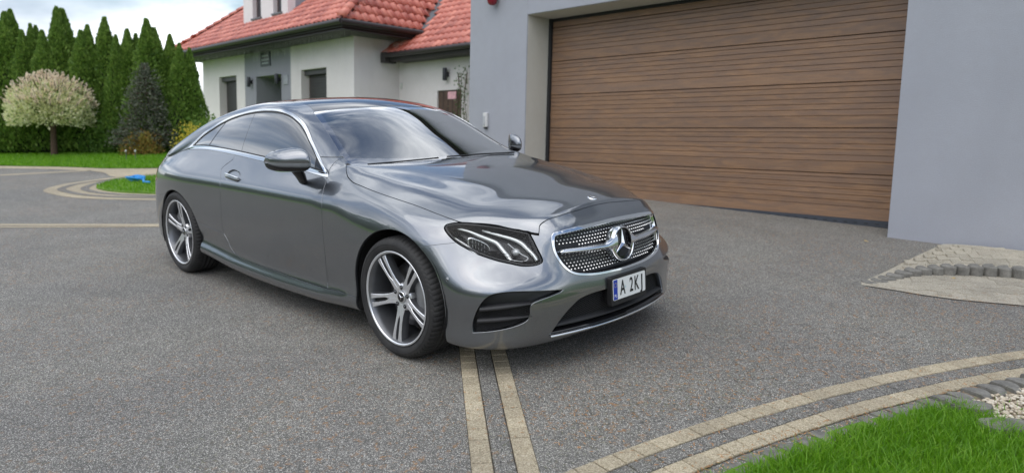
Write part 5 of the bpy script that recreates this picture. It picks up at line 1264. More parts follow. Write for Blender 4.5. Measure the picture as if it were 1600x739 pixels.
# ---------------------------------------------------------------- house behind (building frame of the garage)
M_HWHITE = stucco('warm_white_render', (.84,.785,.785)); M_HGREY = stucco('lilac_grey_render', (.33,.33,.375)); M_SOFFIT = basic('dark_brown_boards', (.040,.034,.034), .6, 0, .2, 30)
M_SHUTTER = basic('dark_roller_shutter', (.050,.048,.048), .5); M_WFRAME = basic('brown_window_frame', (.060,.030,.024), .5); M_WGLASS = basic('dark_window_glass', (.030,.030,.034), .06); M_DOORRED = basic('dark_red_door', (.060,.016,.014), .5)
def tile_mat():
    t = NT('glazed_clay_tile', (.4,.1,.05), .34); r = t.rand(); v = t.coord(); n = t.noise(6, 4, .6, v)
    c = t.ramp(t.math('ADD', t.math('MULTIPLY', r, .6), t.math('MULTIPLY', n, .5)), [(.1, (.27,.055,.036)), (.5, (.47,.115,.075)), (.95, (.66,.22,.15))]); t.color(c); t.b.inputs['Coat Weight'].default_value = .35; t.b.inputs['Coat Roughness'].default_value = .25; return t.m
M_TILE = tile_mat(); M_UNDER = basic('roof_underlay', (.16,.040,.025), .8)
house = thing('house', 'cream and lilac-grey bungalow with a glossy red tiled hip roof and dormer', 'house', BO, BROT)
A0, A1, TA, TC, HW = -25.12, -14.715, 3.04, 4.53, 3.62
def hbox(name, lo, hi, mat, parent=house, bevel=0):
    m = MB(); m.box(lo, hi); return m.build(name, mat, parent, bevel)
# wall A with openings: built from pieces round each opening
def wall_with(name, s0, s1, t, h0, h1, holes, mat, th=.35):
    """front wall at t, holes = [(s0,s1,h0,h1)] left to right"""
    m = MB(); x = s0
    for a, b, c, d in sorted(holes):
        m.box((x, t, h0), (a, t+th, h1)); 
        if c > h0: m.box((a, t, h0), (b, t+th, c))
        m.box((a, t, d), (b, t+th, h1)); x = b
    m.box((x, t, h0), (s1, t+th, h1)); return m.build(name, mat, house)
W1 = (-23.66,-22.20,1.35,2.97); W2 = (-17.64,-16.16,1.35,2.885); D1 = (-20.70,-18.93,-.2,2.84)
wall_with('wall', A0, -21.53, TA, -1.5, HW, [W1], M_HWHITE); wall_with('wall', -21.53, -18.28, TA+.012, -1.5, HW, [D1], M_HGREY); wall_with('wall', -18.28, A1, TA, -1.5, HW, [W2], M_HWHITE)
hbox('wall', (A1-.35, TA+.35, -1.5), (A1, TC, HW), M_HWHITE); hbox('wall', (A0, TA+.35, -1.5), (A0+.35, 13, HW), M_HWHITE)
wall_with('wall', A1-.35, -6.9, TC, -1.5, 3.12, [(-12.98,-11.97,-1.5,2.21)], M_HWHITE)
for a, b, c, d in (W1, W2):
    w = hbox('window', (a+.02, TA+.26, c), (b, TA+.33, d), M_WFRAME)
    m = MB(); n = 18
    for k in range(n): m.box((a+.10, TA+.235, c+.05+(d-c-.12)*k/n), (b-.02, TA+.262, c+.05+(d-c-.12)*(k+.82)/n))
    m.build('shutter', M_SHUTTER, w); hbox('shutter_box', (a, TA+.10, d-.15), (b, TA+.30, d), M_SHUTTER, w); hbox('sill', (a-.03, TA-.04, c-.05), (b+.03, TA+.26, c), M_TRIMGREY, w)
# porch recess and door
hbox('wall', (D1[0]-.3, TA+1.35, -.6), (D1[1]+.3, TA+1.5, 3.3), M_HGREY); hbox('wall', (D1[0]-.02, TA+.36, -.6), (D1[0]+.0, TA+1.35, 3.3), M_HGREY); hbox('wall', (D1[1], TA+.36, -.6), (D1[1]+.02, TA+1.35, 3.3), M_HGREY); hbox('porch_ceiling', (D1[0]-.2, TA+.36, 2.84), (D1[1]+.2, TA+1.35, 2.9), M_HGREY)
dr = hbox('front_door', (-19.72, TA+1.28, -.4), (-18.95, TA+1.34, 2.46), M_DOORRED); hbox('door_glass', (-19.50, TA+1.27, .4), (-19.28, TA+1.285, 2.1), M_WGLASS, dr)
gate = hbox('side_door', (-12.97, TC+.04, -1.0), (-11.98, TC+.10, 2.20), basic('brown_side_door', (.085,.050,.034), .45, 0, .3, 8))
for k in range(1, 5): hbox('door_plank_joint', (-12.97+.2*k-.006, TC+.034, -1.0), (-12.97+.2*k+.006, TC+.041, 2.20), M_SOFFIT, gate)
hbox('notice', (-12.56, TC+.022, 1.98), (-12.22, TC+.034, 2.17), basic('pink_notice', (.75,.42,.46), .6, 0, .25, 14), gate)
# roof ------------------------------------------------
EA = dict(s0=-25.97, s1=-13.87, t=2.19, h=3.90)
kA, kB, kL, kC = .8, 1.14, .89, .8; TR = 8.1; HR = 3.9+kA*(TR-2.19)
rl, rr_ = (-25.97+(TR-2.19)*.9, TR, HR), (-13.87-(TR-2.19)*.70, TR, HR)
roof = bpy.data.objects.new('roof', None); COL.objects.link(roof); roof.parent = house
def face(pts, z=0.):
    m = MB(); m.add([(p[0],p[1],p[2]-.03) for p in pts], [tuple(range(len(pts)))]); m.build('roof_face', M_UNDER, roof)
FA = [(-25.97,2.19,3.9),(-13.87,2.19,3.9),rr_,rl]; FB = [(-13.87,2.19,3.9),(-13.87,14.0,3.9),rr_]; FL = [(-25.97,14.0,3.9),(-25.97,2.19,3.9),rl]; FK = [(-13.87,14.0,3.9),(-25.97,14.0,3.9),rl,rr_]
FC = [(-14.75,3.95,3.25),(-6.7,3.95,3.25),(-6.7,8.1,3.25+kC*4.15),(-17.0,8.1,3.25+kC*4.15)]
for F in (FA, FB, FL, FK, FC): face(F)
def tile_me(w, l):
    m = MB(); n = 9; prof = []
    for i in range(n):
        u = i/(n-1); x = (u-.5)*w; z = .030*math.cos((u-.28)*2*math.pi)*(1 if u > .1 else .9)+.012; prof.append((x, z))
    vs = [(x, 0, z+.020) for x, z in prof]+[(x, l*1.12, z-.004) for x, z in prof]+[(x, 0.004, z-.006) for x, z in prof]
    fs = [(i, i+1, n+i+1, n+i) for i in range(n-1)]+[(2*n+i, 2*n+i+1, i+1, i) for i in range(n-1)]
    m.add(vs, fs, 0, True); return m
TILES = []
def lay(F, e, width, k_up, expo, skip=None):
    """tiles on the plane polygon F; e = eave direction, first two points are the eave"""
    a, b = Vector(F[0]), Vector(F[1]); e = (b-a).normalized(); L_ = (b-a).length
    nrm = e.cross(Vector(F[-1])-a).normalized()
    if nrm.z < 0: nrm = -nrm
    g = nrm.cross(e).normalized(); 
    if g.z < 0: g = -g
    P2 = [((Vector(p)-a).dot(e), (Vector(p)-a).dot(g)) for p in F]; fp = poly_sdf(P2, [0,1]); n = max(1, round(L_/width)); w = L_/n
    rows = int(max(p[1] for p in P2)/expo)+1
    for r in range(rows):
        for c in range(n):
            x, y = (c+.5)*w, r*expo-.04
            if fp(np.array([[x, y+expo*.5]]))[0] > .02: continue
            p = a+e*x+g*y
            if skip and skip(p): continue
            TILES.append((p, e.copy(), g.copy(), nrm.copy(), w, expo))
hidA = lambda p: -21.5 < p.x < -18.4 and p.z > 4.5 and p.z < 6.9
lay(FA, None, .232, 1, .325, lambda p: hidA(p) or p.z > 7.2)
lay(FB, None, .235, 1, .325, lambda p: p.z > 3.25+kC*(p.y-3.95)+9 or p.y > 7.5 or (p.y > 4.76 and p.z < 3.25+kC*(p.y-3.95)+.02) or p.z > 7)
lay(FC, None, .222, 1, .325, lambda p: (p.y > 4.70 and p.x < -13.87-(3.25+kC*(p.y-3.95)-3.9)/kB) or p.x > -10.6 or p.z > 6.5)
lay(FL, None, .26, 1, .34, lambda p: p.z > 7 or p.y > 5)
camL = BROT.transposed() @ (CAM-BO)
TILES.sort(key=lambda t: (t[0]-camL).length+(4 if t[0].x < -24.5 else 0)+(50 if BROT @ t[0] == None else 0))
def in_view(p):
    q = cam.matrix_world.inverted() @ (BO+BROT @ p); return q.z < 0 and abs(q.x/q.z*FPX) < 830 and abs(q.y/q.z*FPX) < 385
vis = [t for t in TILES if in_view(t[0])]; rest = [t for t in TILES if not in_view(t[0])]
TME = {}
for i, (p, e, g, n_, w, ex) in enumerate(vis[:300]):
    k = (round(w, 4), ex)
    if k not in TME: TME[k] = tile_me(w, ex).mesh('roof_tile', M_TILE)
    o = link('roof_tile', TME[k], roof); R = Matrix((e, g, n_)).transposed().to_4x4(); o.matrix_local = Matrix.Translation(p+n_*random.uniform(-.002,.003)) @ R
mm = MB()
for p, e, g, n_, w, ex in vis[300:]+rest:
    t = tile_me(w, ex); R = Matrix.Translation(p) @ Matrix((e, g, n_)).transposed().to_4x4(); mm.add([R @ Vector(v) for v in t.v], t.f, 0, True)
def tile_mat_isl():
    t = NT('glazed_clay_tiles_joined', (.4,.1,.05), .34); g = t.n.new('ShaderNodeNewGeometry'); v = t.coord(); n = t.noise(6, 4, .6, v)
    c = t.ramp(t.math('ADD', t.math('MULTIPLY', g.outputs['Random Per Island'], .6), t.math('MULTIPLY', n, .5)), [(.1, (.27,.055,.036)), (.5, (.47,.115,.075)), (.95, (.66,.22,.15))]); t.color(c); t.b.inputs['Coat Weight'].default_value = .35; t.b.inputs['Coat Roughness'].default_value = .25; return t.m
o = mm.build('roof_tiles', tile_mat_isl(), roof); o['kind'] = 'stuff'
# hip caps
def caps(a, b, step, r, name='hip_cap'):
    a, b = Vector(a), Vector(b); d = (b-a).normalized(); n = int((b-a).length/step); sd = d.cross(Vector((0,0,1))).normalized(); up_ = sd.cross(d)
    G = MB(); k = 8
    vs = []
    for (y, rr2, dz) in ((0, r*1.12, .02), (step*1.15, r*.92, 0.)): vs += [(rr2*math.cos(math.pi*i/k), y, rr2*math.sin(math.pi*i/k)*.9+dz) for i in range(k+1)]
    G.add(vs, [(i, i+1, k+2+i, k+1+i) for i in range(k)]+[tuple(range(k, -1, -1))], 0, True); me = G.mesh(name, M_TILE)
    for i in range(n):
        o = link(name, me, roof); o.matrix_local = Matrix.Translation(a+d*(i*step)+up_*.03) @ Matrix((sd, d, up_)).transposed().to_4x4()
caps(FA[1], (FA[1][0]-.7*3.6, FA[1][1]+3.6, FA[1][2]+kA*3.6), .33, .12); caps(FA[0], (FA[0][0]+.9*3.4, FA[0][1]+3.4, FA[0][2]+kA*3.4), .33, .11)
# valley sheet, skylight, snow
v0 = Vector((-13.83,4.74,3.93)); v1 = Vector((-13.87-(3.25+kC*3-3.9)/kB, 6.95, 3.25+kC*3+.06)); m = MB(); d = (v1-v0).normalized(); sdv = d.cross(Vector((.3,-.3,1))).normalized()*.11
m.add([v0-sdv, v0+sdv, v1+sdv, v1-sdv, (v0+v1)/2], [(0,1,2,3)]); m.build('valley_sheet', M_TRIMGREY, roof)
nB = Vector((kB,0,1)).normalized(); gB_ = Vector((-1,0,kB)).normalized(); eB = Vector((0,1,0))
def roofwin(c, hw, hl):
    R = Matrix.Translation(c) @ Matrix((eB, gB_, nB)).transposed().to_4x4(); w = bpy.data.objects.new('roof_window', None); COL.objects.link(w); w.parent = roof; w.matrix_local = R
    m = MB()
    for lo, hi in (((-hw,-hl,0),(hw,-hl+.08,.13)),((-hw,hl-.08,0),(hw,hl,.13)),((-hw,-hl+.08,0),(-hw+.08,hl-.08,.13)),((hw-.08,-hl+.08,0),(hw,hl-.08,.13))): m.box(lo, hi)
    m.build('frame', M_TRIMGREY, w); hb = MB(); hb.box((-hw+.08,-hl+.08,.03),(hw-.08,hl-.08,.09)); hb.build('pane', M_WGLASS, w)
    m = MB(); m.box((-hw-.12,-hl-.22,.02),(hw+.12,-hl,.05)); m.build('flashing', M_TRIMGREY, w)
roofwin(Vector((-13.87-1.62, 4.72, 3.9+kB*1.62)), .39, .55)
# gutters, fascia, soffit
def gut(a, b, r=.075, nm='gutter'):
    m = MB(); m.tube([Vector(a), Vector(b)], r, 12); m.build(nm, M_GUTTER, house)
gut((-26.0,2.12,3.80), (-13.80,2.12,3.80)); gut((-13.80,2.10,3.80), (-13.80,4.98,3.80)); gut((-14.42,3.88,3.17), (-6.6,3.88,3.17), .07)
m = MB(); m.box((-25.95,2.20,3.68),(-13.90,2.23,3.88)); m.box((-13.92,2.23,3.68),(-13.89,13.9,3.88)); m.box((-25.97,2.23,3.68),(-25.94,13.9,3.88)); m.box((-14.4,3.97,3.04),(-6.8,4.0,3.22)); m.build('fascia', M_SOFFIT, house)
def soff(name, s0, s1, t0, t1, h0, h1, along='s'):
    m = MB(); n = int(((t1-t0) if along == 's' else (s1-s0))/.11)
    for k in range(n):
        u0, u1 = k/n, (k+.93)/n
        if along == 's': m.box((s0, t0+(t1-t0)*u0, h0), (s1, t0+(t1-t0)*u1, h0+.02))
        else: m.box((s0+(s1-s0)*u0, t0, h0), (s0+(s1-s0)*u1, t1, h0+.02))
    o = m.build(name, M_SOFFIT, house); o['kind'] = 'stuff'
soff('soffit', -25.95, -13.9, 2.24, TA, 3.62, 3.62); soff('soffit', A1, -13.92, TA, 13., 3.62, 3.62, 't'); soff('soffit', -14.4, -6.8, 4.0, TC, 3.02, 3.02); hbox('eave_box', (-14.62,3.83,2.98), (-14.40,4.2,3.26), M_SOFFIT)
hbox('soffit_backing', (-25.9,2.25,3.645), (-13.95,13.8,3.66), M_SOFFIT)
# dormer
dm = bpy.data.objects.new('dormer', None); COL.objects.link(dm); dm.parent = house
wall_d = MB(); x = -21.5
for a, b, c, d in ((-20.81,-20.21,4.70,6.0),(-19.36,-18.81,4.70,6.0)):
    wall_d.box((x,TA,4.44),(a,TA+.25,6.4)); wall_d.box((a,TA,4.44),(b,TA+.25,c)); wall_d.box((a,TA,d),(b,TA+.25,6.4)); x = b
wall_d.box((x,TA,4.44),(-18.4,TA+.25,6.4)); wall_d.build('dormer_wall', M_HWHITE, dm)
for s in (-21.5, -18.4):
    s2 = s+.012 if s < -20 else s-.012; m = MB(); m.add([(s,TA+.25,4.55),(s,TA+.25,6.4),(s,TA+2.9,6.75),(s2,TA+.25,4.55),(s2,TA+.25,6.4),(s2,TA+2.9,6.75)], [(0,1,2),(5,4,3),(0,3,4,1),(1,4,5,2),(2,5,3,0)]); m.build('dormer_cheek', M_HGREY, dm)
hbox('dormer_cap', (-21.8,TA-.3,6.4), (-18.1,TA+2.9,6.55), M_SOFFIT, dm); hbox('dormer_flashing', (-21.56,TA-.05,4.40), (-18.34,TA-.005,4.50), M_TRIMGREY, dm)
m = MB(); m.add([(-18.39,TA-.02,4.47),(-18.39,TA+2.9,6.80),(-18.28,TA+2.9,6.80),(-18.28,TA-.02,4.47)], [(0,1,2,3)]); m.build('dormer_flashing', M_TRIMGREY, dm)
for a, b, c, d in ((-20.81,-20.21,4.70,6.0),(-19.36,-18.81,4.70,6.0)):
    w = hbox('window', (a, TA+.14, c), (b, TA+.2, d), M_WFRAME, dm); hbox('pane', (a+.09, TA+.13, c+.09), (b-.09, TA+.142, d-.09), M_WGLASS, w); hbox('sill', (a-.06, TA-.05, c-.05), (b+.06, TA+.14, c), M_TRIMGREY, w)
# string of icicle lights along the eave
m = MB()
for k in range(110):
    s = -25.7+k*.106+random.uniform(-.02,.02); l = random.choice((.12,.22,.32,.42,.52))*random.uniform(.8,1.1); m.tube([Vector((s, 2.42+random.uniform(-.02,.02), 3.66)), Vector((s+random.uniform(-.01,.01), 2.42, 3.66-l))], .0035, 3, cap=False)
for k in range(40):
    t = 2.6+k*.06; l = random.choice((.15,.3,.45)); m.tube([Vector((-14.1, t, 3.66)), Vector((-14.1, t, 3.66-l))], .0035, 3, cap=False)
ic = m.build('icicle_lights', basic('clear_cord', (.50,.53,.46), .4)); ic.matrix_world = Matrix.Translation(BO) @ BROT.to_4x4(); tag(ic, 'unlit icicle string lights hanging under the dark eave of the house', 'string lights', None, 'stuff')
def lamp_on(s, t, h, label):
    o = thing('wall_lamp', label, 'wall lamp', L(s, t, h), BROT, 'lamps on the house wall')
    m = MB(); m.lathe([(0,-.16),(.055,-.16),(.06,-.15),(.06,.15),(.055,.16),(0,.16)], 14, Matrix.Translation((0,-.12,0))); m.build('shade', basic('anthracite', (.035,.037,.045), .4), o)
    m = MB(); m.box((-.04,-.07,-.06),(.04,0,.06)); m.build('bracket', M_BLACK, o)
lamp_on(-21.0, TA+.012, 2.68, 'dark cylinder lamp left of the recessed porch, on grey render'); lamp_on(-19.0+.0, TA+.012, 2.68, 'dark cylinder lamp at the right edge of the recessed porch'); lamp_on(-12.52, TC, 2.61, 'dark cylinder lamp above the brown side door of the house')
o = thing('house_sign', 'small dark green sign with pale lettering high on the grey porch wall', 'sign', L(-19.95, TA+.012, 3.36), BROT)
m = MB(); m.box((-.34,-.03,-.22),(.34,0,.22)); m.build('board', basic('dark_green_sign', (.020,.035,.030), .4), o)
m = MB()
for z, w in ((.10,.42),(-.02,.50),(-.13,.46)):
    x = -w/2
    while x < w/2: l = random.uniform(.03,.07); m.box((x,-.034,z-.025),(x+l,-.030,z+.025)); x += l+.018
m.build('lettering', basic('pale_lettering', (.35,.40,.38), .5), o)['kind'] = 'stuff'
o = thing('meter_box', 'flat pale box on the grey wall right of the porch lamp', 'box', L(-18.6, TA+.012, 2.65), BROT); m = MB(); m.box((-.14,-.03,-.14),(.14,0,.14)); m.build('cover', basic('pale_grey_box', (.36,.37,.40), .5), o, .004)
o = thing('wall_socket', 'tiny white fitting in the inner corner of the house wall', 'fitting', L(-14.60, TC, 2.42), BROT); m = MB(); m.box((-.035,-.05,-.10),(.035,0,.06)); m.build('case', basic('white_case', (.65,.65,.62), .5), o)
# ---------------------------------------------------------------- trees and shrubs
def cards(P, D, size, aspect=.5, curl=.25):
    """leaf quads (two triangles bent along the middle) at points P pointing along D"""
    n = len(P); D = D/np.linalg.norm(D, axis=1, keepdims=True); r = rng.normal(size=(n,3)); S_ = np.cross(D, r); S_ /= np.linalg.norm(S_, axis=1, keepdims=True); N_ = np.cross(S_, D)
    s = (size*rng.uniform(.6, 1.35, n))[:,None]; a = P; b = P+D*s*.5+S_*s*aspect*.5+N_*s*curl*.3; c = P+D*s; d = P+D*s*.5-S_*s*aspect*.5+N_*s*curl*.3
    i = np.arange(n); return np.concatenate([a,b,c,d]), np.concatenate([np.stack([i,i+n,i+2*n],1), np.stack([i,i+2*n,i+3*n],1)])
M_THUJA = leaf_mat('thuja_foliage', [(0., (.045,.10,.016)), (.35, (.11,.21,.030)), (.65, (.18,.30,.048)), (1., (.29,.41,.08))], .6, 3.0, .35)
M_BARK = basic('brown_bark', (.10,.062,.042), .9, 0, .3, 30); M_CORE = basic('foliage_shade', (.012,.016,.008), .95)  # M_CORE: near-black solid core, the shade inside the foliage put into its colour
def thuja_mesh(seed, h=3.3, r=.54, n=9000):
    g = np.random.default_rng(seed)
    u = g.random(n)**.85; z = .05+u*h*.97; a = g.uniform(0, 6.283, n)
    lob = 1+.10*np.sin(a*3+seed)+.09*np.sin(z*5.2+a*2+seed)+.08*np.sin(z*11+a*5)
    R = r*np.clip(1-z/h, 0, 1)**.92*lob*1.28+.010; R = R*np.clip(.70+z/h*1.6, .0, 1)
    q = g.random(n); rr = R*np.where(q < .8, g.uniform(.86, 1.06, n), g.uniform(.5,.9,n))
    P = np.c_[rr*np.cos(a), rr*np.sin(a), z]; tp = np.clip((1-z/h)*3.5, .12, 1); D = np.c_[np.cos(a)*.55*tp, np.sin(a)*.55*tp, np.full(n, .85)]+g.normal(0, .35, (n,3))*tp[:,None]
    V, T = cards(P, D, .085, .62)
    return V, T
def tree_obj(name, label, cat, loc, V, T, mat, trunk=None, core=None, group=None, rot=0., sc=(1,1,1), mesh=None, kind=None):
    o = thing(name, label, cat, loc, BROT @ Matrix.Rotation(rot, 3, 'Z'), group); 
    if mesh is None:
        c = np_mesh('crown', V, T, mat, None, o, False); mesh = [('crown', c.data)]
        if core is not None: k = core.build('shaded_core', M_CORE, o); mesh.append(('shaded_core', k.data))
        if trunk is not None: t = trunk.build('trunk', M_BARK, o); mesh.append(('trunk', t.data))
    else:
        for nm, me in mesh: link(nm, me, o)
    for c in o.children: c.scale = sc
    return o, mesh
variants = []
rows = [(-19.11, 1.1, 3.06, 'conifer cut off by the left edge of the photo'), (-19.05, 1.35, 3.51, 'tall conifer near the left edge, left half of a twin'), (-19.12, 1.48, 3.58, 'tall conifer near the left edge, right half of a twin'), (-18.65, 1.6, 3.05, 'shorter conifer leaning on the left-hand tall twin'), (-18.66, 1.79, 3.22, 'slim pointed conifer, first of three lower ones above the willow'), (-18.72, 1.92, 3.19, 'slim pointed conifer, second of three lower ones above the willow'), (-18.32, 1.96, 3.05, 'rounded conifer, third of three lower ones above the willow'), (-18.2, 2.28, 3.63, 'slimmer left spire of the tallest pair of conifers'), (-18.27, 2.42, 3.6, 'broad right spire of the tallest pair of conifers'), (-17.68, 2.65, 3.05, 'rounded lower conifer right of the tallest pair'), (-17.71, 2.82, 3.19, 'sharp-tipped conifer right of the rounded lower one'), (-17.57, 3.18, 3.39, 'tall full conifer in the middle of the row'), (-17.11, 3.28, 2.94, 'slim lower conifer leaning on the tall middle one'), (-17.05, 3.54, 3.09, 'conifer left of the spruce tip with a pointed head'), (-17.05, 3.74, 2.99, 'slim conifer right against the left side of the spruce tip'), (-16.59, 3.85, 3.32, 'tall conifer rising straight behind the spruce tip'), (-16.6, 4.03, 3.12, 'conifer touching the right side of the tall one behind the spruce'), (-16.47, 4.37, 2.97, 'conifer just below the left end of the roof'), (-16.05, 4.43, 2.73, 'conifer under the left end of the brown eave'), (-16.02, 4.67, 2.61, 'last conifer beside the left corner of the house wall')]
for i, (x, y, h, lab) in enumerate(rows):
    # push the row back a little and scale with it
    k = 1.0; x2, y2 = CAM.x+(x-CAM.x)*k, CAM.y+(y-CAM.y)*k
    v = i % 4
    if len(variants) <= v:
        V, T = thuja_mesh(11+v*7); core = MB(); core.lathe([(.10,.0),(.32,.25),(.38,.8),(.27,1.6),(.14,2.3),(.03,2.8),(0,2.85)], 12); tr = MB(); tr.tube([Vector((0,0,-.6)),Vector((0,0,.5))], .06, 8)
        o, me = tree_obj('conifer', lab, 'conifer', (x2, y2, 0), V, T, M_THUJA, tr, core, 'row of conifers along the lawn', random.uniform(0,6)); variants.append(me)
    else: o, me = tree_obj('conifer', lab, 'conifer', (x2, y2, 0), None, None, None, group='row of conifers along the lawn', rot=random.uniform(0,6), mesh=variants[v])
    s = h*k/3.28; wd = random.uniform(.92,1.12)*(.82 if 'slim' in lab or 'sharp' in lab else 1.)
    for c in o.children: c.scale = (s*wd*.98, s*wd*.98, s)
# round-headed willow on a stem
def willow():
    o = thing('variegated_willow', 'round-headed pink, cream and green ornamental tree on a bare brown stem', 'tree', (-18.05*.0+CAM.x+(-18.10-CAM.x)*.97, CAM.y+(2.02-CAM.y)*.97, 0), BROT)
    n = 15000; g = np.random.default_rng(3); a = g.uniform(0, 6.283, n); el = np.arcsin(g.uniform(-.42, 1, n)); R = np.c_[np.cos(a)*np.cos(el), np.sin(a)*np.cos(el), np.sin(el)]
    lump = 1+.07*np.sin(a*5)*np.cos(el*4)+.05*np.sin(a*9+el*7); rad = (g.random(n)**.22)*lump
    P = R*rad[:,None]*np.array([.93,.93,.80]); P[:,2] = np.maximum(P[:,2], -.26-.14*g.random(n)); P[:,2] += 1.05
    D = R*.7+np.array([0,0,.35])+g.normal(0, .45, (n,3)); V, T = cards(P, D, .085, .42)
    top = np.clip((P[:,2]-1.0)/.9, 0, 1); f = g.random(n)
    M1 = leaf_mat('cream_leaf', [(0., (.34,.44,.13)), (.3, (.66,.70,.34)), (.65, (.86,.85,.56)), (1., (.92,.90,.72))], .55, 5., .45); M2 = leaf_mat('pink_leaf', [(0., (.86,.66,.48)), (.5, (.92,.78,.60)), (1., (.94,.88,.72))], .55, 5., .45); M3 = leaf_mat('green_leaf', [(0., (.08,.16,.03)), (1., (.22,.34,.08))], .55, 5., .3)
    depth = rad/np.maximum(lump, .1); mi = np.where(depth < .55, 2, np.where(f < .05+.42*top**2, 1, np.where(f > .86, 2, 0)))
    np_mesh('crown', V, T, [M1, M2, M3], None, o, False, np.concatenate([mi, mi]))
    m_ = MB(); g2 = random.Random(5); PP, DD = [], []
    for k in range(260):
        an = g2.uniform(0, 6.28); e = g2.uniform(.15, 1.5); d = Vector((math.cos(an)*math.cos(e), math.sin(an)*math.cos(e), math.sin(e))); b = Vector((d.x*.89, d.y*.89, d.z*.77+1.05)); l = g2.uniform(.10,.24); t = (d+Vector((0,0,.55))).normalized()
        m_.tube([b, b+t*l], .006, 4, cap=False)
        for q in range(9): PP.append(b+t*l*(q+1)/9); DD.append(t+Vector((g2.uniform(-.8,.8), g2.uniform(-.8,.8), g2.uniform(-.4,.5))))
    V, T = cards(np.array([tuple(p) for p in PP]), np.array([tuple(d) for d in DD]), .07, .45); np_mesh('young_shoots', V, T, M2, None, o, False)
    m_.build('shoot_stems', M_BARK, o)['kind'] = 'stuff'
    m = MB(); m.tube([Vector((0,0,-.1)), Vector((.01,0,.4)), Vector((-.01,.01,.95)), Vector((0,0,1.25))], [.085,.070,.062,.075], 10)
    m.build('trunk', M_BARK, o); m = MB()
    for k in range(9): an = k*.7; m.tube([Vector((0,0,1.1)), Vector((math.cos(an)*.35, math.sin(an)*.35, 1.35)), Vector((math.cos(an)*.75, math.sin(an)*.75, 1.6+.1*(k%3)))], [.035,.022,.01], 6)
    m.build('branches', M_BARK, o)
willow()
def spruce():
    o = thing('blue_spruce', 'dark grey-blue spruce with tiered branches in front of the conifer row', 'tree', (-16.2, 3.62, 0), BROT); g = np.random.default_rng(9); P, D = [], []; tw = MB()
    for t in range(15):
        z = .28+t*.125; R = .86*(1-t/15.5)**.9; nb = max(4, int(11-t*.4))
        for b in range(nb):
            a = 2*math.pi*b/nb+t*.7+g.uniform(-.2,.2); r = R*g.uniform(.75,1.1); n = int(26+120*r); u = g.random(n)**.75
            c = np.c_[np.cos(a)*u*r, np.sin(a)*u*r, z-.10*u*r+.10*(u*r)**2]; sp = (.12*(1-u)+.05)[:,None]; P.append(c+g.normal(0, 1, (n,3))*sp*[1,1,.5]); D.append(np.tile([math.cos(a), math.sin(a), .15], (n,1))+g.normal(0,.6,(n,3))); tw.tube([Vector((0,0,z)), Vector((math.cos(a)*r*.9, math.sin(a)*r*.9, z-.05))], .01, 4, cap=False)
    c = np.c_[g.normal(0,.05,300), g.normal(0,.05,300), g.uniform(1.9,2.22,300)]; P.append(c); D.append(np.c_[g.normal(0,.5,(300,2)), np.ones(300)]); V, T = cards(np.concatenate(P), np.concatenate(D), .065, .40)
    np_mesh('crown', V, T, leaf_mat('spruce_needles', [(0., (.045,.062,.036)), (.5, (.115,.135,.090)), (.85, (.18,.19,.135)), (1., (.26,.19,.12))], .65, 4., .15), None, o, False)
    tw.build('branches', M_BARK, o)['kind'] = 'stuff'; m = MB(); m.tube([Vector((0,0,-.1)), Vector((0,0,2.2))], [.07,.012], 8); m.build('trunk', M_BARK, o)
spruce()
def shrub(name, label, loc, rad, hgt, n, mat, size, seed):
    o = thing(name, label, 'shrub', loc, BROT); g = np.random.default_rng(seed); a = g.uniform(0, 6.283, n); el = np.arcsin(g.uniform(-.1, 1, n)); rr = (g.random(n)**.3)*(1+.18*np.sin(a*4+seed)+.12*np.sin(a*7+el*5))
    P = np.c_[np.cos(a)*np.cos(el)*rad*rr, np.sin(a)*np.cos(el)*rad*rr, np.sin(el)*hgt*rr+.05]; D = P/np.array([rad,rad,hgt])+g.normal(0,.5,(n,3))+[0,0,.3]; V, T = cards(P, D, size, .6); np_mesh('foliage', V, T, mat, None, o, False)
    m = MB()
    for k in range(7): an = k*.9; m.tube([Vector((0,0,-.05)), Vector((math.cos(an)*rad*.4, math.sin(an)*rad*.4, hgt*.55))], .012, 5)
    m.build('stems', M_BARK, o)
GR = leaf_mat('fresh_green_leaf', [(0., (.05,.12,.02)), (.6, (.13,.25,.04)), (1., (.22,.34,.06))], .55, 6., .35); YE = leaf_mat('yellow_leaf', [(0., (.30,.26,.03)), (.6, (.60,.50,.05)), (1., (.70,.62,.12))], .55, 6., .35); OR = leaf_mat('orange_green_leaf', [(0., (.14,.15,.03)), (.45, (.26,.24,.05)), (.75, (.40,.22,.06)), (1., (.48,.32,.08))], .55, 6., .3)
shrub('green_shrub', 'fresh green leafy bush left of the spruce', (-17.0,3.05,0), .40, .78, 2200, GR, .07, 1); shrub('orange_shrub', 'low orange and yellow-green bush at the foot of the spruce', (-15.75,3.35,0), .42, .50, 2000, OR, .06, 2)
shrub('yellow_shrub', 'bright yellow bush showing just above the car boot', (-12.9,3.35,0), .38, .72, 1800, YE, .05, 4); shrub('dark_shrub', 'dark green bush under the conifers right of the spruce', (-15.0,4.6,0), .60, .80, 2600, M_THUJA, .07, 5)
shrub('low_shrub', 'small mid-green plant low between willow stem and spruce', (-17.3,2.65,0), .28, .38, 900, GR, .06, 6); shrub('corner_shrub', 'light green bush against the left corner of the house', (-15.75,4.62,0), .35, .75, 1800, GR, .07, 8)
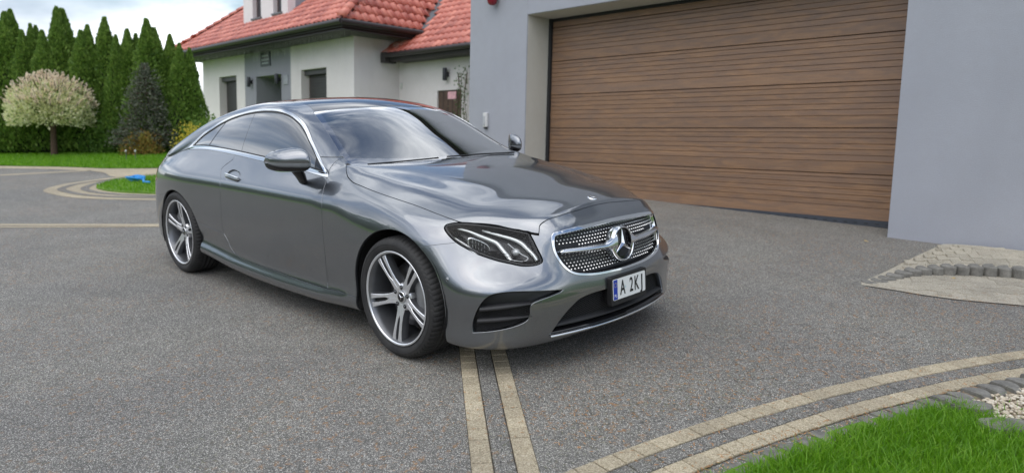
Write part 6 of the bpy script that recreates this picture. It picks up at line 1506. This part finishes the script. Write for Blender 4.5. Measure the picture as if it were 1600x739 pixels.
# deciduous tree far behind the row, at the left edge
def far_tree(name, label, x, y, h, r, seed, mat, n=9000):
    o = thing(name, label, 'tree', (x, y, 0), BROT); g = np.random.default_rng(seed); C_ = [(g.uniform(-.6,.6)*r, g.uniform(-.6,.6)*r, h*g.uniform(.5,.92), r*g.uniform(.3,.55)) for _ in range(16)]; P = []
    for cx, cy, cz, cr in C_: q = g.normal(size=(n//16,3)); q /= np.linalg.norm(q,axis=1,keepdims=True); P.append(q*cr*(g.random((n//16,1))**.35)*[1,1,.8]+[cx,cy,cz])
    P = np.concatenate(P); V, T = cards(P, g.normal(size=P.shape)+[0,0,.4], .16, .6); np_mesh('crown', V, T, mat, None, o, False)
    m = MB(); m.tube([Vector((0,0,-.5)), Vector((.1,0,h*.4)), Vector((0,.1,h*.8))], [h*.03,h*.022,h*.008], 8)
    for cx, cy, cz, cr in C_[:9]: m.tube([Vector((.05,.02,h*.4)), Vector((cx*.6,cy*.6,(cz+h*.4)/2)), Vector((cx,cy,cz))], [h*.014,h*.009,.01], 5)
    m.build('trunk', M_BARK, o)
PALE = leaf_mat('pale_green_leaf', [(0., (.07,.12,.04)), (.6, (.14,.21,.08)), (1., (.22,.30,.13))], .6, 2., .4)
far_tree('broadleaf_tree', 'pale green leafy tree beyond the conifers at the far left edge', -28.2, -.6, 5.3, 1.7, 21, PALE); 
# climber on the white wall beside the garage
def climber():
    o = thing('climbing_plant', 'thin leafy climber on the white wall beside the garage corner', 'plant', L(-11.78, TC-.12, .5), BROT); g = np.random.default_rng(4); m = MB(); P = []
    for k in range(5):
        x = g.uniform(-.12,.2); ps = [Vector((x+.08*math.sin(z*3+k), -.03-.02*k, z)) for z in np.linspace(-.8, 2.1, 14)]; m.tube(ps, .008, 5)
        for p in ps: 
            for _ in range(7): P.append(tuple(p+Vector((g.normal(0,.09), g.normal(0,.05), g.normal(0,.10)))))
    P = np.array(P); V, T = cards(P, g.normal(size=P.shape)+[0,-.5,0], .07, .7); np_mesh('leaves', V, T, leaf_mat('climber_leaf', [(0., (.04,.08,.03)), (.6, (.12,.18,.07)), (1., (.34,.38,.24))], .5, 8., .3), None, o, False); m.build('stems', M_BARK, o)
climber()
# things on the lawns
o = thing('blue_hose', 'coiled bright blue hose lying on the grass island', 'hose', (-9.75,1.13,.03)); m = MB()
for k in range(5):
    ps = [Vector(((.15+.012*k)*math.cos(t)*1.0-.1+.05*math.sin(3*t+k), (.085+.008*k)*math.sin(t), .02+.012*k+.008*math.sin(2*t+k))) for t in [2*math.pi*q/26 for q in range(26)]]; m.tube(ps, .015, 6, closed=True)
m.tube([Vector((.12,.06,.05)), Vector((.26,.0,.06)), Vector((.40,-.05,.03)), Vector((.48,.02,.02))], .022, 6); m.build('coil', basic('cyan_blue_plastic', (.01,.25,.62), .4), o)
for x, y, lab in ((-17.9,2.02,'thin pale garden peg standing left of the willow stem'),(-14.55,2.55,'left of two thin white garden pegs on the lawn by the spruce'),(-14.35,2.68,'right of two thin white garden pegs on the lawn by the spruce')):
    o = thing('garden_peg', lab, 'garden light', (x, y, 0), BROT, 'garden pegs'); m = MB(); m.tube([Vector((0,0,-.02)), Vector((0,0,.20))], .008, 6); m.build('stem', M_TRIMGREY, o); m = MB(); m.lathe([(0,.25),(.018,.24),(.024,.215),(.012,.195)], 10); m.build('head', basic('pale_plastic', (.5,.52,.5), .4), o)
# what stands behind the photographer and shows in the car's paint: a hedge across the lawn
def hedge(name, label, x0, x1, y, h, dep, n, seed):
    o = thing(name, label, 'hedge', ((x0+x1)/2, y, 0)); g = np.random.default_rng(seed); x = g.uniform((x0-x1)/2, (x1-x0)/2, n); q = g.random(n); top = q > .72
    hh = h*(1+.10*np.sin(x*.9+seed)+.10*np.abs(np.sin(x*2.3))+.05*np.sin(x*7)); z = np.where(top, hh, g.uniform(0, 1, n)*hh); yy = np.where(top, g.uniform(-dep,dep,n), np.where(g.random(n) < .5, dep, -dep))+g.normal(0,.12,n)
    P = np.c_[x, yy, z+g.normal(0,.08,n)]; V, T = cards(P, g.normal(size=P.shape)+[0,0,.6], .32, .7); np_mesh('foliage', V, T, M_THUJA, None, o, False); m = MB(); m.box(((x0-x1)/2,-dep*.8,0),((x1-x0)/2,dep*.8,h*.86)); m.build('shaded_core', M_CORE, o)
hedge('hedge', 'long green hedge across the lawn behind the photographer', -80, 45, -18.5, 4.3, .9, 42000, 1)
far_tree('broadleaf_tree', 'leafy tree behind the photographer, seen only in the car paint', -14, -21, 6.0, 3.0, 31, PALE, 5000)
